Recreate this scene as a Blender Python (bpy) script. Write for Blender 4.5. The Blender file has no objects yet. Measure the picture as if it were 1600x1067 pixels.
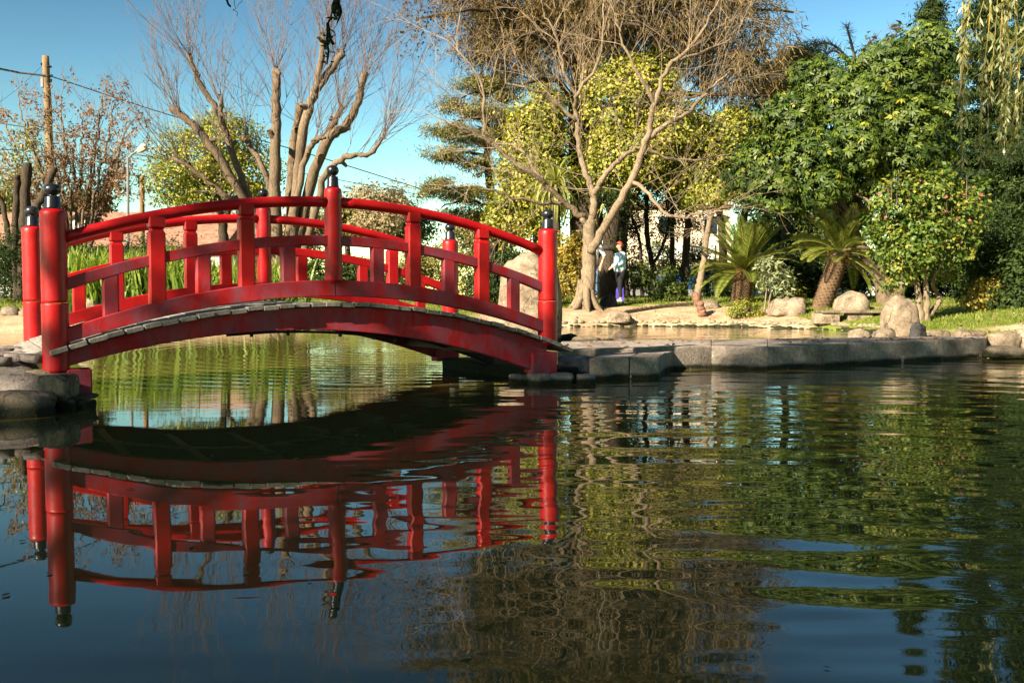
import bpy, math, random
import numpy as np
from mathutils import Vector, Matrix, noise as mnoise

R = math.radians
scene = bpy.context.scene
col = scene.collection
rng = np.random.default_rng(7)
random.seed(7)

# ------------------------------------------------------------------ camera, sky, sun, exposure
CAM_H, FPX, PITCH = 0.8, 1500.0, R(2.8)
cam_d = bpy.data.cameras.new('camera')
cam_d.lens = 36.0 * FPX / 1600.0
cam_d.sensor_width = 36.0
cam_d.clip_start = 0.05
cam_d.clip_end = 2000.0
cam = bpy.data.objects.new('camera', cam_d)
cam.location = (0, 0, CAM_H)
cam.rotation_euler = (math.pi / 2 - PITCH, 0, 0)
col.objects.link(cam)
scene.camera = cam

SUN_EL = R(29)
SH = np.array([-0.70, -0.714]); SH = SH / np.linalg.norm(SH)
SUN = np.array([SH[0] * math.cos(SUN_EL), SH[1] * math.cos(SUN_EL), math.sin(SUN_EL)])
world = bpy.data.worlds.new('World')
scene.world = world
world.use_nodes = True
wn = world.node_tree
wn.nodes.clear()
sky = wn.nodes.new('ShaderNodeTexSky')
sky.sky_type = 'NISHITA'
sky.sun_disc = False
sky.sun_elevation = SUN_EL
sky.sun_rotation = math.atan2(SUN[0], SUN[1])
sky.altitude = 0
sky.air_density = 1.0
sky.dust_density = 0.1
sky.ozone_density = 1.2
tintn = wn.nodes.new('ShaderNodeMix')
tintn.data_type = 'RGBA'; tintn.blend_type = 'MULTIPLY'
tintn.inputs[0].default_value = 1.0
tintn.inputs[7].default_value = (0.192, 0.196, 0.138, 1)
bgn = wn.nodes.new('ShaderNodeBackground')
bgn.inputs['Strength'].default_value = 0.06
wo = wn.nodes.new('ShaderNodeOutputWorld')
gam = wn.nodes.new('ShaderNodeGamma')
gam.inputs['Gamma'].default_value = 1.95
wn.links.new(sky.outputs[0], gam.inputs['Color'])
wn.links.new(gam.outputs[0], tintn.inputs[6])
wn.links.new(tintn.outputs[2], bgn.inputs['Color'])
wn.links.new(bgn.outputs[0], wo.inputs['Surface'])

sun_d = bpy.data.lights.new('sun', 'SUN')
sun_d.energy = 5.0
sun_d.angle = R(0.5)
sun_d.color = (1.0, 0.86, 0.66)
sun = bpy.data.objects.new('sun', sun_d)
sun.rotation_euler = Vector(-SUN).to_track_quat('-Z', 'Y').to_euler()
sun.location = (-20, -20, 25)
col.objects.link(sun)

scene.view_settings.view_transform = 'Standard'
scene.view_settings.look = 'None'
scene.view_settings.exposure = 1.9
scene.view_settings.gamma = 1.0
scene.render.engine = 'CYCLES'
scene.cycles.max_bounces = 8
scene.cycles.transparent_max_bounces = 8

# ------------------------------------------------------------------ helpers
CAMP = np.array([0, 0, CAM_H])
def ray(px, py):
    a = (px - 800.0) / FPX; v = (533.5 - py) / FPX
    return np.array([a, math.cos(PITCH) + v * math.sin(PITCH), -math.sin(PITCH) + v * math.cos(PITCH)])
def P(px, py, Y):
    d = ray(px, py); return CAMP + d * (Y / d[1])
def G(px, py, z):
    d = ray(px, py); return CAMP + d * ((z - CAM_H) / d[2])
def pm(n, Y):
    return n * Y / FPX

def mesh_from(name, verts, faces, mat, tint=None, smooth=False):
    """verts (N,3) array; faces: (M,k) array or list of index lists"""
    me = bpy.data.meshes.new(name)
    verts = np.asarray(verts, dtype=np.float32)
    if isinstance(faces, np.ndarray):
        M, k = faces.shape
        me.vertices.add(len(verts)); me.vertices.foreach_set('co', verts.ravel())
        me.loops.add(M * k); me.loops.foreach_set('vertex_index', faces.astype(np.int32).ravel())
        me.polygons.add(M)
        me.polygons.foreach_set('loop_start', np.arange(M, dtype=np.int32) * k)
        me.polygons.foreach_set('loop_total', np.full(M, k, dtype=np.int32))
        me.update(calc_edges=True)
    else:
        me.from_pydata([tuple(map(float, v)) for v in verts], [], [tuple(int(i) for i in f) for f in faces])
        me.update()
    if tint is not None:
        at = me.attributes.new('tint', 'FLOAT', 'FACE')
        at.data.foreach_set('value', np.asarray(tint, dtype=np.float32))
    if smooth:
        me.polygons.foreach_set('use_smooth', np.ones(len(me.polygons), dtype=bool))
    if mat: me.materials.append(mat)
    return me

def props(o, label=None, cat=None, group=None, kind=None):
    if label: o['label'] = label
    if cat: o['category'] = cat
    if group: o['group'] = group
    if kind: o['kind'] = kind
    return o
def root(name, label, cat, loc, group=None, rz=0.0):
    o = bpy.data.objects.new(name, None)
    o.empty_display_size = 0.2
    o.location = Vector([float(c) for c in loc]); o.rotation_euler = (0, 0, rz)
    col.objects.link(o)
    return props(o, label, cat, group)
def obj(name, me, parent=None, loc=(0, 0, 0), rot=None):
    o = bpy.data.objects.new(name, me)
    col.objects.link(o)
    o.location = Vector([float(c) for c in loc])
    if rot is not None: o.rotation_euler = rot
    if parent: o.parent = parent
    return o
def part(name, verts, faces, mat, parent, tint=None, smooth=False, kind=None):
    """world-space verts; the parent root is unrotated"""
    v = np.asarray(verts, dtype=np.float64)
    if parent is not None:
        off = np.zeros(3); p = parent
        while p is not None:
            off = off + np.array(p.location); p = p.parent
        v = v - off
    o = obj(name, mesh_from(name, v, faces, mat, tint, smooth), parent)
    if kind: o['kind'] = kind
    return o

def copy_tree(o, parent=None):
    c = o.copy(); col.objects.link(c)
    if parent is not None: c.parent = parent
    for ch in list(o.children): copy_tree(ch, c)
    return c

class MB:
    """collects quads/tris lists"""
    def __init__(self): self.v = []; self.f = []
    def add(self, v, f):
        b = len(self.v); self.v += [tuple(map(float, p)) for p in v]; self.f += [tuple(i + b for i in q) for q in f]
    def box(self, c, s, rz=0.0, bev=0.0):
        x, y, z = s[0] / 2, s[1] / 2, s[2] / 2
        cz, sz = math.cos(rz), math.sin(rz)
        if bev <= 0:
            p = [(-x, -y, -z), (x, -y, -z), (x, y, -z), (-x, y, -z), (-x, -y, z), (x, -y, z), (x, y, z), (-x, y, z)]
            f = [(0, 3, 2, 1), (4, 5, 6, 7), (0, 1, 5, 4), (1, 2, 6, 5), (2, 3, 7, 6), (3, 0, 4, 7)]
        else:
            b = bev; p = []
            for zz, ins in ((-z, b), (-z + b, 0), (z - b, 0), (z, b)):
                xx, yy = x - ins, y - ins
                cc = b if ins == 0 else b * .4
                p += [(-xx + cc, -yy, zz), (xx - cc, -yy, zz), (xx, -yy + cc, zz), (xx, yy - cc, zz), (xx - cc, yy, zz), (-xx + cc, yy, zz), (-xx, yy - cc, zz), (-xx, -yy + cc, zz)]
            f = [tuple(range(7, -1, -1)), tuple(range(24, 32))]
            for k in range(3):
                for i in range(8):
                    j = (i + 1) % 8; f.append((k * 8 + i, k * 8 + j, k * 8 + 8 + j, k * 8 + 8 + i))
        p = [(c[0] + a * cz - d * sz, c[1] + a * sz + d * cz, c[2] + e) for a, d, e in p]
        self.add(p, f)
    def lathe(self, c, prof, n=20):
        v = []; f = []
        for r, z in prof:
            for i in range(n):
                a = 2 * math.pi * i / n; v.append((c[0] + r * math.cos(a), c[1] + r * math.sin(a), c[2] + z))
        for k in range(len(prof) - 1):
            for i in range(n):
                j = (i + 1) % n; f.append((k * n + i, k * n + j, (k + 1) * n + j, (k + 1) * n + i))
        f.append(tuple(range(n - 1, -1, -1))); m = (len(prof) - 1) * n; f.append(tuple(range(m, m + n)))
        self.add(v, f)
    def tube(self, pts, rad, n=6, cap=True):
        v, f = tube(pts, rad, n, cap); self.add(v, f)

def tube(pts, rad, n=6, cap=True):
    pts = np.asarray(pts, dtype=float); m = len(pts)
    rad = np.full(m, rad) if np.isscalar(rad) else np.asarray(rad, dtype=float)
    t = np.gradient(pts, axis=0); t /= (np.linalg.norm(t, axis=1, keepdims=True) + 1e-9)
    ref = np.array([0, 0, 1.0]) if abs(t[0][2]) < .9 else np.array([1.0, 0, 0])
    u = np.cross(t, ref); bad = np.linalg.norm(u, axis=1) < 1e-3
    u[bad] = np.cross(t[bad], np.array([0, 1.0, 0.1]))
    u /= (np.linalg.norm(u, axis=1, keepdims=True) + 1e-9)
    w = np.cross(u, t)
    a = np.arange(n) * 2 * math.pi / n
    v = (pts[:, None, :] + rad[:, None, None] * (np.cos(a)[None, :, None] * u[:, None, :] + np.sin(a)[None, :, None] * w[:, None, :])).reshape(-1, 3)
    i = np.arange(n); j = (i + 1) % n
    q = np.concatenate([np.stack([k * n + i, k * n + j, (k + 1) * n + j, (k + 1) * n + i], 1) for k in range(m - 1)])
    f = [tuple(x) for x in q]
    if cap:
        f.append(tuple(range(n - 1, -1, -1))); f.append(tuple(range((m - 1) * n, m * n)))
    return v, f

class Tubes:
    """many tubes in one mesh, quads only"""
    def __init__(self): self.V = []; self.F = []; self.n = 0
    def add(self, pts, rad, n=5):
        v, f = tube(pts, rad, n, False)
        q = np.array(f, dtype=np.int64) + self.n
        self.V.append(v); self.F.append(q); self.n += len(v)
        e = len(v) - n                        # close the end to a point
        if n >= 4:
            self.F.append(np.array([[e, e + 1, e + 2, e + 3]]) + self.n - len(v))
    def done(self): return np.concatenate(self.V), np.concatenate(self.F)

def smooth_path(pts, k=5):
    """Catmull-Rom through pts"""
    p = np.asarray(pts, dtype=float)
    q = np.vstack([2 * p[0] - p[1], p, 2 * p[-1] - p[-2]])
    out = []
    for i in range(1, len(q) - 2):
        for t in np.linspace(0, 1, k, endpoint=False):
            a, b, c, d = q[i - 1], q[i], q[i + 1], q[i + 2]
            out.append(.5 * (2 * b + (c - a) * t + (2 * a - 5 * b + 4 * c - d) * t * t + (3 * b - a - 3 * c + d) * t ** 3))
    out.append(p[-1]); return np.array(out)

def unit(v): return v / (np.linalg.norm(v, axis=-1, keepdims=True) + 1e-9)

# ------------------------------------------------------------------ materials
def new_mat(name):
    m = bpy.data.materials.new(name); m.use_nodes = True
    nt = m.node_tree; nt.nodes.clear()
    out = nt.nodes.new('ShaderNodeOutputMaterial')
    return m, nt, out
def N(nt, t, **kw):
    n = nt.nodes.new(t)
    for k, v in kw.items(): setattr(n, k, v)
    return n
def ramp(nt, fac, stops):
    r = N(nt, 'ShaderNodeValToRGB')
    el = r.color_ramp.elements
    while len(el) > 1: el.remove(el[-1])
    el[0].position = stops[0][0]; el[0].color = (*stops[0][1], 1)
    for p, c in stops[1:]:
        e = el.new(p); e.color = (*c, 1)
    nt.links.new(fac, r.inputs[0]); return r.outputs[0]
def noise_tex(nt, scale, detail=4, rough=.55, vec=None, dist=0.0):
    n = N(nt, 'ShaderNodeTexNoise'); n.inputs['Scale'].default_value = scale
    n.inputs['Detail'].default_value = detail; n.inputs['Roughness'].default_value = rough
    n.inputs['Distortion'].default_value = dist
    if vec is None:
        tc = N(nt, 'ShaderNodeTexCoord'); vec = tc.outputs['Object']
    nt.links.new(vec, n.inputs['Vector']); return n.outputs['Fac']
def stretch(nt, s):
    tc = N(nt, 'ShaderNodeTexCoord'); mp = N(nt, 'ShaderNodeMapping'); mp.inputs['Scale'].default_value = s
    nt.links.new(tc.outputs['Object'], mp.inputs['Vector']); return mp.outputs[0]
def mix(nt, fac, a, b, blend='MIX'):
    m = N(nt, 'ShaderNodeMix', data_type='RGBA', blend_type=blend)
    for s, v in ((0, fac), (6, a), (7, b)):
        if hasattr(v, 'is_output'): nt.links.new(v, m.inputs[s])
        elif s == 0: m.inputs[0].default_value = v
        else: m.inputs[s].default_value = (*v, 1)
    return m.outputs[2]
def finish(nt, out, color, rough=.7, bump=None, bstr=.3, bdist=.02, spec=.4, metallic=0.0, coat=0.0):
    b = N(nt, 'ShaderNodeBsdfPrincipled')
    if hasattr(color, 'is_output'): nt.links.new(color, b.inputs['Base Color'])
    else: b.inputs['Base Color'].default_value = (*color, 1)
    if hasattr(rough, 'is_output'): nt.links.new(rough, b.inputs['Roughness'])
    else: b.inputs['Roughness'].default_value = rough
    b.inputs['Specular IOR Level'].default_value = spec
    b.inputs['Metallic'].default_value = metallic
    b.inputs['Coat Weight'].default_value = coat
    if bump is not None:
        bn = N(nt, 'ShaderNodeBump'); bn.inputs['Strength'].default_value = bstr; bn.inputs['Distance'].default_value = bdist
        nt.links.new(bump, bn.inputs['Height']); nt.links.new(bn.outputs[0], b.inputs['Normal'])
    nt.links.new(b.outputs[0], out.inputs['Surface']); return b

def plain(name, c, rough=.6, var=.25, scale=6.0, bstr=.2, spec=.4, metallic=0.0):
    m, nt, out = new_mat(name)
    f = noise_tex(nt, scale)
    cc = ramp(nt, f, [(.3, tuple(x * (1 - var) for x in c)), (.7, tuple(min(1, x * (1 + var)) for x in c))])
    finish(nt, out, cc, rough, noise_tex(nt, scale * 5), bstr, .01, spec, metallic); return m

def leaf_mat(name, stops, trans=.35, rough=.45, spec=.4):
    m, nt, out = new_mat(name)
    at = N(nt, 'ShaderNodeAttribute', attribute_name='tint')
    c = ramp(nt, at.outputs['Fac'], stops)
    b = N(nt, 'ShaderNodeBsdfPrincipled'); nt.links.new(c, b.inputs['Base Color'])
    b.inputs['Roughness'].default_value = rough; b.inputs['Specular IOR Level'].default_value = spec
    t = N(nt, 'ShaderNodeBsdfTranslucent')
    hs = N(nt, 'ShaderNodeHueSaturation'); hs.inputs['Value'].default_value = 1.25; hs.inputs['Saturation'].default_value = 1.1
    nt.links.new(c, hs.inputs['Color']); nt.links.new(hs.outputs[0], t.inputs['Color'])
    mx = N(nt, 'ShaderNodeMixShader'); mx.inputs[0].default_value = trans
    nt.links.new(b.outputs[0], mx.inputs[1]); nt.links.new(t.outputs[0], mx.inputs[2])
    nt.links.new(mx.outputs[0], out.inputs['Surface']); return m

def bark_mat(name, c1, c2, sc=(9, 9, 1.6), bstr=.7):
    m, nt, out = new_mat(name)
    v = stretch(nt, sc)
    f = noise_tex(nt, 3.0, 6, .65, v)
    g = noise_tex(nt, 1.3, 3)
    c = ramp(nt, f, [(.3, c1), (.65, c2)])
    c = mix(nt, g, c, tuple(x * .6 for x in c1), 'MIX')
    finish(nt, out, c, .9, f, bstr, .03, .15); return m

def red_paint(name, wear):
    m, nt, out = new_mat(name)
    big = noise_tex(nt, 3.5, 5, .6, None, .4)
    fine = noise_tex(nt, 45, 4, .6)
    c = ramp(nt, big, [(.25, (.22, .002, .006)), (.5, (.37, .0035, .006)), (.75, (.46, .008, .006))])
    w1 = ramp(nt, noise_tex(nt, 5.5, 8, .72, stretch(nt, (1, 1, .5)), .35), [(.39 if wear > .5 else .55, (0, 0, 0)), (.62 if wear > .5 else .8, (1, 1, 1))])
    wm = N(nt, 'ShaderNodeMath', operation='MULTIPLY'); wm.inputs[1].default_value = wear
    nt.links.new(w1, wm.inputs[0])
    c = mix(nt, wm.outputs[0], c, (.21, .055, .082))
    d1 = ramp(nt, noise_tex(nt, 16, 8, .75), [(.63, (0, 0, 0)), (.72, (.8, .8, .8))])
    c = mix(nt, d1, c, (.10, .010, .012))
    st_ = ramp(nt, noise_tex(nt, 9, 6, .7, stretch(nt, (6, 6, .5))), [(.56, (0, 0, 0)), (.70, (.55, .55, .55))])
    c = mix(nt, st_, c, (.13, .018, .02))
    ch_ = ramp(nt, noise_tex(nt, 2.6, 9, .8), [(.712, (0, 0, 0)), (.719, (1, 1, 1))])
    c = mix(nt, ch_, c, (.40, .33, .30))
    r = ramp(nt, fine, [(.3, ((.50 if wear > .5 else .32),) * 3), (.75, ((.72 if wear > .5 else .56),) * 3)])
    finish(nt, out, c, r, noise_tex(nt, 14, 5, .6), .18, .012, .32); return m

M = {}
M['red'] = red_paint('glossy_red_paint', .25)
M['red_worn'] = red_paint('weathered_red_paint', .9)
M['black'] = plain('black_paint', (.012, .014, .018), .28, .4, 8, .15, .5)
M['iron'] = plain('rusty_iron', (.02, .016, .014), .6)
def wood(name, c1, c2, sc=(1.2, 16, 16)):
    m, nt, out = new_mat(name)
    tc = N(nt, 'ShaderNodeTexCoord'); oi = N(nt, 'ShaderNodeObjectInfo')
    ad = N(nt, 'ShaderNodeVectorMath', operation='ADD'); nt.links.new(tc.outputs['Object'], ad.inputs[0])
    cx = N(nt, 'ShaderNodeCombineXYZ'); ml = N(nt, 'ShaderNodeMath', operation='MULTIPLY'); ml.inputs[1].default_value = 30
    nt.links.new(oi.outputs['Random'], ml.inputs[0]); nt.links.new(ml.outputs[0], cx.inputs[1]); nt.links.new(cx.outputs[0], ad.inputs[1])
    mp = N(nt, 'ShaderNodeMapping'); mp.inputs['Scale'].default_value = sc; nt.links.new(ad.outputs[0], mp.inputs['Vector'])
    f = noise_tex(nt, 3, 7, .7, mp.outputs[0])
    c = ramp(nt, f, [(.25, c1), (.7, c2)])
    vv = ramp(nt, oi.outputs['Random'], [(0, (.7,) * 3), (1, (1.15,) * 3)])
    c = mix(nt, 1.0, c, vv, 'MULTIPLY')
    st = ramp(nt, noise_tex(nt, 7, 6, .7), [(.5, (0, 0, 0)), (.72, (.7,) * 3)])
    c = mix(nt, st, c, (.05, .045, .035))
    finish(nt, out, c, .85, f, .5, .01, .2); return m
M['plank'] = wood('weathered_grey_wood', (.11, .10, .085), (.31, .29, .255), (16, 1.2, 16))
M['pole_wood'] = bark_mat('pole_wood', (.16, .10, .05), (.36, .25, .14), (14, 14, .7), .4)

def stone_mat(name, c1, c2, c3, sc=3.0, moss=0.0, wet=True, cut=False):
    m, nt, out = new_mat(name)
    oi = N(nt, 'ShaderNodeObjectInfo'); tc = N(nt, 'ShaderNodeTexCoord')
    ad = N(nt, 'ShaderNodeVectorMath', operation='ADD'); nt.links.new(tc.outputs['Object'], ad.inputs[0])
    ml = N(nt, 'ShaderNodeMath', operation='MULTIPLY'); ml.inputs[1].default_value = 40; nt.links.new(oi.outputs['Random'], ml.inputs[0])
    nt.links.new(ml.outputs[0], ad.inputs[1]); v = ad.outputs[0]
    f = noise_tex(nt, sc, 8, .68, v, .3); g = noise_tex(nt, sc * 14, 5, .7, v)
    c = ramp(nt, f, [(.28, c1), (.5, c2), (.72, c3)])
    sp = ramp(nt, g, [(.3, (.55,) * 3), (.7, (1.25,) * 3)])
    c = mix(nt, 1.0, c, sp, 'MULTIPLY')
    geo = N(nt, 'ShaderNodeNewGeometry'); sx = N(nt, 'ShaderNodeSeparateXYZ'); nt.links.new(geo.outputs['Position'], sx.inputs[0])
    if wet:   # wet, algae-stained band just above the waterline
        ad2 = N(nt, 'ShaderNodeMath', operation='MULTIPLY_ADD'); ad2.inputs[1].default_value = .10; ad2.inputs[2].default_value = -.05
        nt.links.new(f, ad2.inputs[0])
        sm = N(nt, 'ShaderNodeMath', operation='SUBTRACT'); nt.links.new(sx.outputs[2], sm.inputs[0]); nt.links.new(ad2.outputs[0], sm.inputs[1])
        wmask = ramp(nt, sm.outputs[0], [(.03 if cut else .06, (1, 1, 1)), (.065 if cut else .115, (0, 0, 0))])
        c = mix(nt, wmask, c, (.016, .018, .007))
    if moss > 0:
        mm = ramp(nt, noise_tex(nt, sc * 1.7, 5, .6, v), [(.5, (0, 0, 0)), (.65, (moss,) * 3)])
        c = mix(nt, mm, c, (.05, .075, .015))
    vr = N(nt, 'ShaderNodeTexVoronoi', feature='DISTANCE_TO_EDGE'); vr.inputs['Scale'].default_value = sc * .55
    dv = N(nt, 'ShaderNodeVectorMath', operation='MULTIPLY_ADD'); nz_ = N(nt, 'ShaderNodeTexNoise'); nz_.inputs['Scale'].default_value = sc * 1.5; nz_.inputs['Detail'].default_value = 5
    nt.links.new(v, nz_.inputs['Vector']); nt.links.new(nz_.outputs['Color'], dv.inputs[0]); dv.inputs[1].default_value = (.5, .5, .5); nt.links.new(v, dv.inputs[2]); nt.links.new(dv.outputs[0], vr.inputs['Vector'])
    ck = ramp(nt, vr.outputs['Distance'], [(.004, ((.86 if cut else .42),) * 3), (.028, (1.0,) * 3)])
    c = mix(nt, 1.0, c, ck, 'MULTIPLY')
    li = ramp(nt, noise_tex(nt, sc * 3.1, 6, .75, v), [(.60, (0, 0, 0)), (.68, (.55,) * 3)])
    c = mix(nt, li, c, tuple(min(.6, x * 1.5) for x in c3))
    h = N(nt, 'ShaderNodeMath', operation='ADD'); nt.links.new(f, h.inputs[0]); nt.links.new(g, h.inputs[1])
    finish(nt, out, c, .85, h.outputs[0], .55, .03, .25); return m
M['rock'] = stone_mat('grey_brown_rock', (.07, .052, .035), (.18, .14, .095), (.31, .25, .18))
M['rock_pale'] = stone_mat('pale_sandstone', (.11, .08, .052), (.25, .19, .13), (.39, .32, .23), 3.4)
M['rock_dark'] = stone_mat('dark_basalt', (.018, .018, .018), (.035, .035, .034), (.06, .06, .055))
M['slab'] = stone_mat('stained_granite_slab', (.12, .098, .08), (.27, .225, .185), (.44, .375, .315), 2.6, cut=True)
M['pebble'] = stone_mat('pale_edging_stone', (.16, .12, .075), (.29, .23, .15), (.42, .35, .25), 4.0, .35)
M['cobble'] = stone_mat('path_cobble', (.07, .06, .055), (.16, .135, .12), (.27, .23, .20), 5.0)

M['bark_grey'] = bark_mat('smooth_grey_bark', (.15, .11, .07), (.36, .28, .19), (7, 7, 3), 1.0)
M['bark_pollard'] = bark_mat('brown_pollard_bark', (.10, .072, .046), (.30, .22, .145), (7, 7, 3), 1.0)
M['bark_stump'] = bark_mat('red_brown_bark', (.16, .08, .05), (.36, .20, .13))
M['bark_dark'] = bark_mat('dark_furrowed_bark', (.035, .026, .018), (.11, .08, .055), (10, 10, 1.2), 1.0)
M['twig'] = plain('purple_brown_twig', (.12, .082, .066), .8)
M['twig_pale'] = plain('pale_twig', (.27, .20, .13), .8)
M['twig_brown'] = plain('dry_brown_twig', (.15, .095, .05), .85)

M['leaf_yellow'] = leaf_mat('yellow_green_leaf', [(0, (.05, .085, .012)), (.4, (.19, .205, .022)), (.75, (.36, .34, .045)), (1, (.50, .43, .08))])
M['leaf_gold'] = leaf_mat('golden_leaf', [(0, (.12, .10, .014)), (.5, (.32, .26, .035)), (1, (.42, .27, .06))])
M['leaf_tan'] = leaf_mat('tan_winter_leaf', [(0, (.16, .12, .06)), (.5, (.28, .22, .11)), (1, (.36, .30, .16))])
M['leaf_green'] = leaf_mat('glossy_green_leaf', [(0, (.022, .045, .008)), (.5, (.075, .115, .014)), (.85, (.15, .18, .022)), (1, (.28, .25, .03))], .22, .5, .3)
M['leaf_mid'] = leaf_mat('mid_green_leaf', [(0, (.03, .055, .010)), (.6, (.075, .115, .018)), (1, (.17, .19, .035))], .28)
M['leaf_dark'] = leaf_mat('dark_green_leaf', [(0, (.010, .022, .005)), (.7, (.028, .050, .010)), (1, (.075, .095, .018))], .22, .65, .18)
M['leaf_cedar'] = leaf_mat('olive_needle', [(0, (.04, .05, .012)), (.5, (.15, .145, .03)), (1, (.34, .28, .07))], .3)
M['leaf_brown'] = leaf_mat('brown_drooping_foliage', [(0, (.06, .042, .018)), (.5, (.17, .12, .05)), (.8, (.27, .19, .08)), (1, (.12, .115, .035))], .35, .7, .2)
M['leaf_dry'] = leaf_mat('dry_leaf_bunch', [(0, (.12, .065, .035)), (.6, (.26, .15, .08)), (1, (.36, .23, .13))], .3, .8, .2)
M['leaf_iris'] = leaf_mat('iris_blade', [(0, (.05, .11, .015)), (.5, (.13, .22, .03)), (1, (.27, .33, .06))], .4, .5)
M['leaf_cycad'] = leaf_mat('cycad_leaflet', [(0, (.045, .08, .012)), (.6, (.135, .165, .026)), (1, (.30, .27, .05))], .3, .4, .5)
M['leaf_yucca'] = leaf_mat('yucca_blade', [(0, (.11, .15, .03)), (.6, (.26, .27, .06)), (1, (.36, .33, .09))], .35, .5)
M['leaf_pale'] = leaf_mat('grey_green_leaf', [(0, (.10, .13, .06)), (.6, (.19, .22, .10)), (1, (.32, .33, .18))], .3)
M['leaf_willow'] = leaf_mat('willow_leaf', [(0, (.09, .11, .025)), (.5, (.20, .21, .06)), (1, (.44, .45, .27))], .35)
M['leaf_camellia'] = leaf_mat('camellia_leaf', [(0, (.035, .085, .010)), (.6, (.10, .14, .018)), (1, (.28, .25, .04))], .25, .48, .35)
M['petal'] = leaf_mat('pink_petal', [(0, (.40, .06, .07)), (1, (.55, .22, .20))], .3)
M['grass'] = leaf_mat('lawn_blade', [(0, (.07, .12, .014)), (.6, (.16, .21, .028)), (1, (.30, .27, .07))], .4, .6, .2)
M['willow_stem'] = plain('yellow_willow_stem', (.24, .17, .03), .6)

# ------------------------------------------------------------------ ground and water
POND = np.array([(-40, 16.0), (-14, 19.0), (-8.5, 20.2), (-5, 21.2), (-1.5, 22.2), (1.2, 23.6), (3.2, 24.2), (5.5, 23.4), (7.6, 21.4), (7.6, 19.5), (6.6, 17.4), (6.4, 15.6),
                 (6.9, 13.6), (7.0, 12.2), (7.9, 10.5), (8.2, 7.0), (7.6, 3.0), (6.0, -0.5), (2.5, -1.3), (-3, -1.2), (-9, -1.5), (-16, 0.5), (-26, 2), (-40, 6)])
def sdist(x, y):
    """distance to the pond edge: positive on land"""
    x = np.asarray(x, float); y = np.asarray(y, float)
    n = len(POND); d = np.full(x.shape, 1e9); ins = np.zeros(x.shape, bool)
    for i in range(n):
        a = POND[i]; b = POND[(i + 1) % n]; e = b - a
        wx, wy = x - a[0], y - a[1]
        t = np.clip((wx * e[0] + wy * e[1]) / (e @ e), 0, 1)
        d = np.minimum(d, np.hypot(wx - t * e[0], wy - t * e[1]))
        c = ((a[1] > y) != (b[1] > y)) & (x < (b[0] - a[0]) * (y - a[1]) / (b[1] - a[1] + 1e-12) + a[0])
        ins ^= c
    return np.where(ins, -d, d)
def wob(x, y):
    return (np.sin(x * 1.3 + .7 * y) * np.sin(y * 1.1 - .4 * x) * .5 + np.sin(x * .37 + 1.1) * np.cos(y * .41) * .5)
def gz(x, y):
    d = sdist(x, y)
    s = np.where(np.asarray(y, float) > 3, .165, .12)
    up = .05 + .66 * (1 - np.exp(-np.maximum(d, 0) * s * 2.0 / .66)) + .028 * wob(x, y) * np.clip(d, 0, 1)
    return np.where(d > 0, up * np.clip(d / .12, 0, 1) + -.02 * (1 - np.clip(d / .12, 0, 1)), np.maximum(-.9, -.02 + d * .8))
def hit(px, py, lo=9.0, hi=60.0):
    d = ray(px, py); Ys = np.linspace(lo, hi, 1500)
    X = d[0] / d[1] * Ys; Z = CAM_H + d[2] / d[1] * Ys
    below = np.nonzero(Z <= gz(X, Ys))[0]
    k = below[0] if len(below) else len(Ys) - 1
    return np.array([X[k], Ys[k], float(gz(X[k], Ys[k]))])
def on_ground(px, Y):
    d = ray(px, 460); x = d[0] / d[1] * Y
    return np.array([x, Y, float(gz(x, Y))])

xs = np.unique(np.concatenate([np.linspace(-160, -16, 30), np.arange(-16, 16.01, .22), np.linspace(16, 160, 30)]))
ys = np.unique(np.concatenate([np.linspace(-80, -3, 20), np.arange(-3, 9, .5), np.arange(9, 34, .2), np.linspace(34, 60, 30), np.linspace(60, 400, 25)]))
XX, YY = np.meshgrid(xs, ys)
ZZ = gz(XX, YY)
nx, ny = len(xs), len(ys)
idx = np.arange(nx * ny).reshape(ny, nx)
gf = np.stack([idx[:-1, :-1].ravel(), idx[:-1, 1:].ravel(), idx[1:, 1:].ravel(), idx[1:, :-1].ravel()], 1)

def grassiness(x, y):
    d = sdist(x, y)
    sand = np.exp(-((d - .7) / .95) ** 2) * np.clip((7.0 - x) / .8, 0, 1) * np.clip((x + 1.5) / 2.5, 0, 1) * np.clip((y - 13.5) / 3.0, 0, 1) * 1.2
    sand_l = np.exp(-((d - .6) / .7) ** 2) * (x < -5) * 1.0
    bare_r = np.exp(-(((x - 8.2) / 1.0) ** 2 + ((y - 14.3) / .7) ** 2)) * .4
    n = .5 + .33 * np.sin(x * 1.9 + 2.1 * np.sin(y * 1.3)) * np.sin(y * 2.3 + 1.7 * np.sin(x * .9)) + .2 * np.sin(x * 5.1 + y * 3.7)
    return np.clip(.62 + .55 * (n - .5) - sand - sand_l - bare_r, 0, 1)
m, nt, out = new_mat('lawn_and_bare_sand')
at = N(nt, 'ShaderNodeAttribute', attribute_name='grass')
n1 = noise_tex(nt, 1.8, 6, .65); n2 = noise_tex(nt, 18, 6, .7)
sandc = ramp(nt, n1, [(.28, (.21, .135, .078)), (.5, (.40, .275, .17)), (.72, (.54, .40, .27))])
sandc = mix(nt, 1.0, sandc, ramp(nt, n2, [(.3, (.72,) * 3), (.7, (1.15,) * 3)]), 'MULTIPLY')
grassc = ramp(nt, n2, [(.3, (.07, .10, .015)), (.55, (.14, .17, .025)), (.75, (.23, .22, .05))])
sm = N(nt, 'ShaderNodeMath', operation='ADD'); nt.links.new(at.outputs['Fac'], sm.inputs[0]); sc_ = N(nt, 'ShaderNodeMath', operation='MULTIPLY_ADD')
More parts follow.
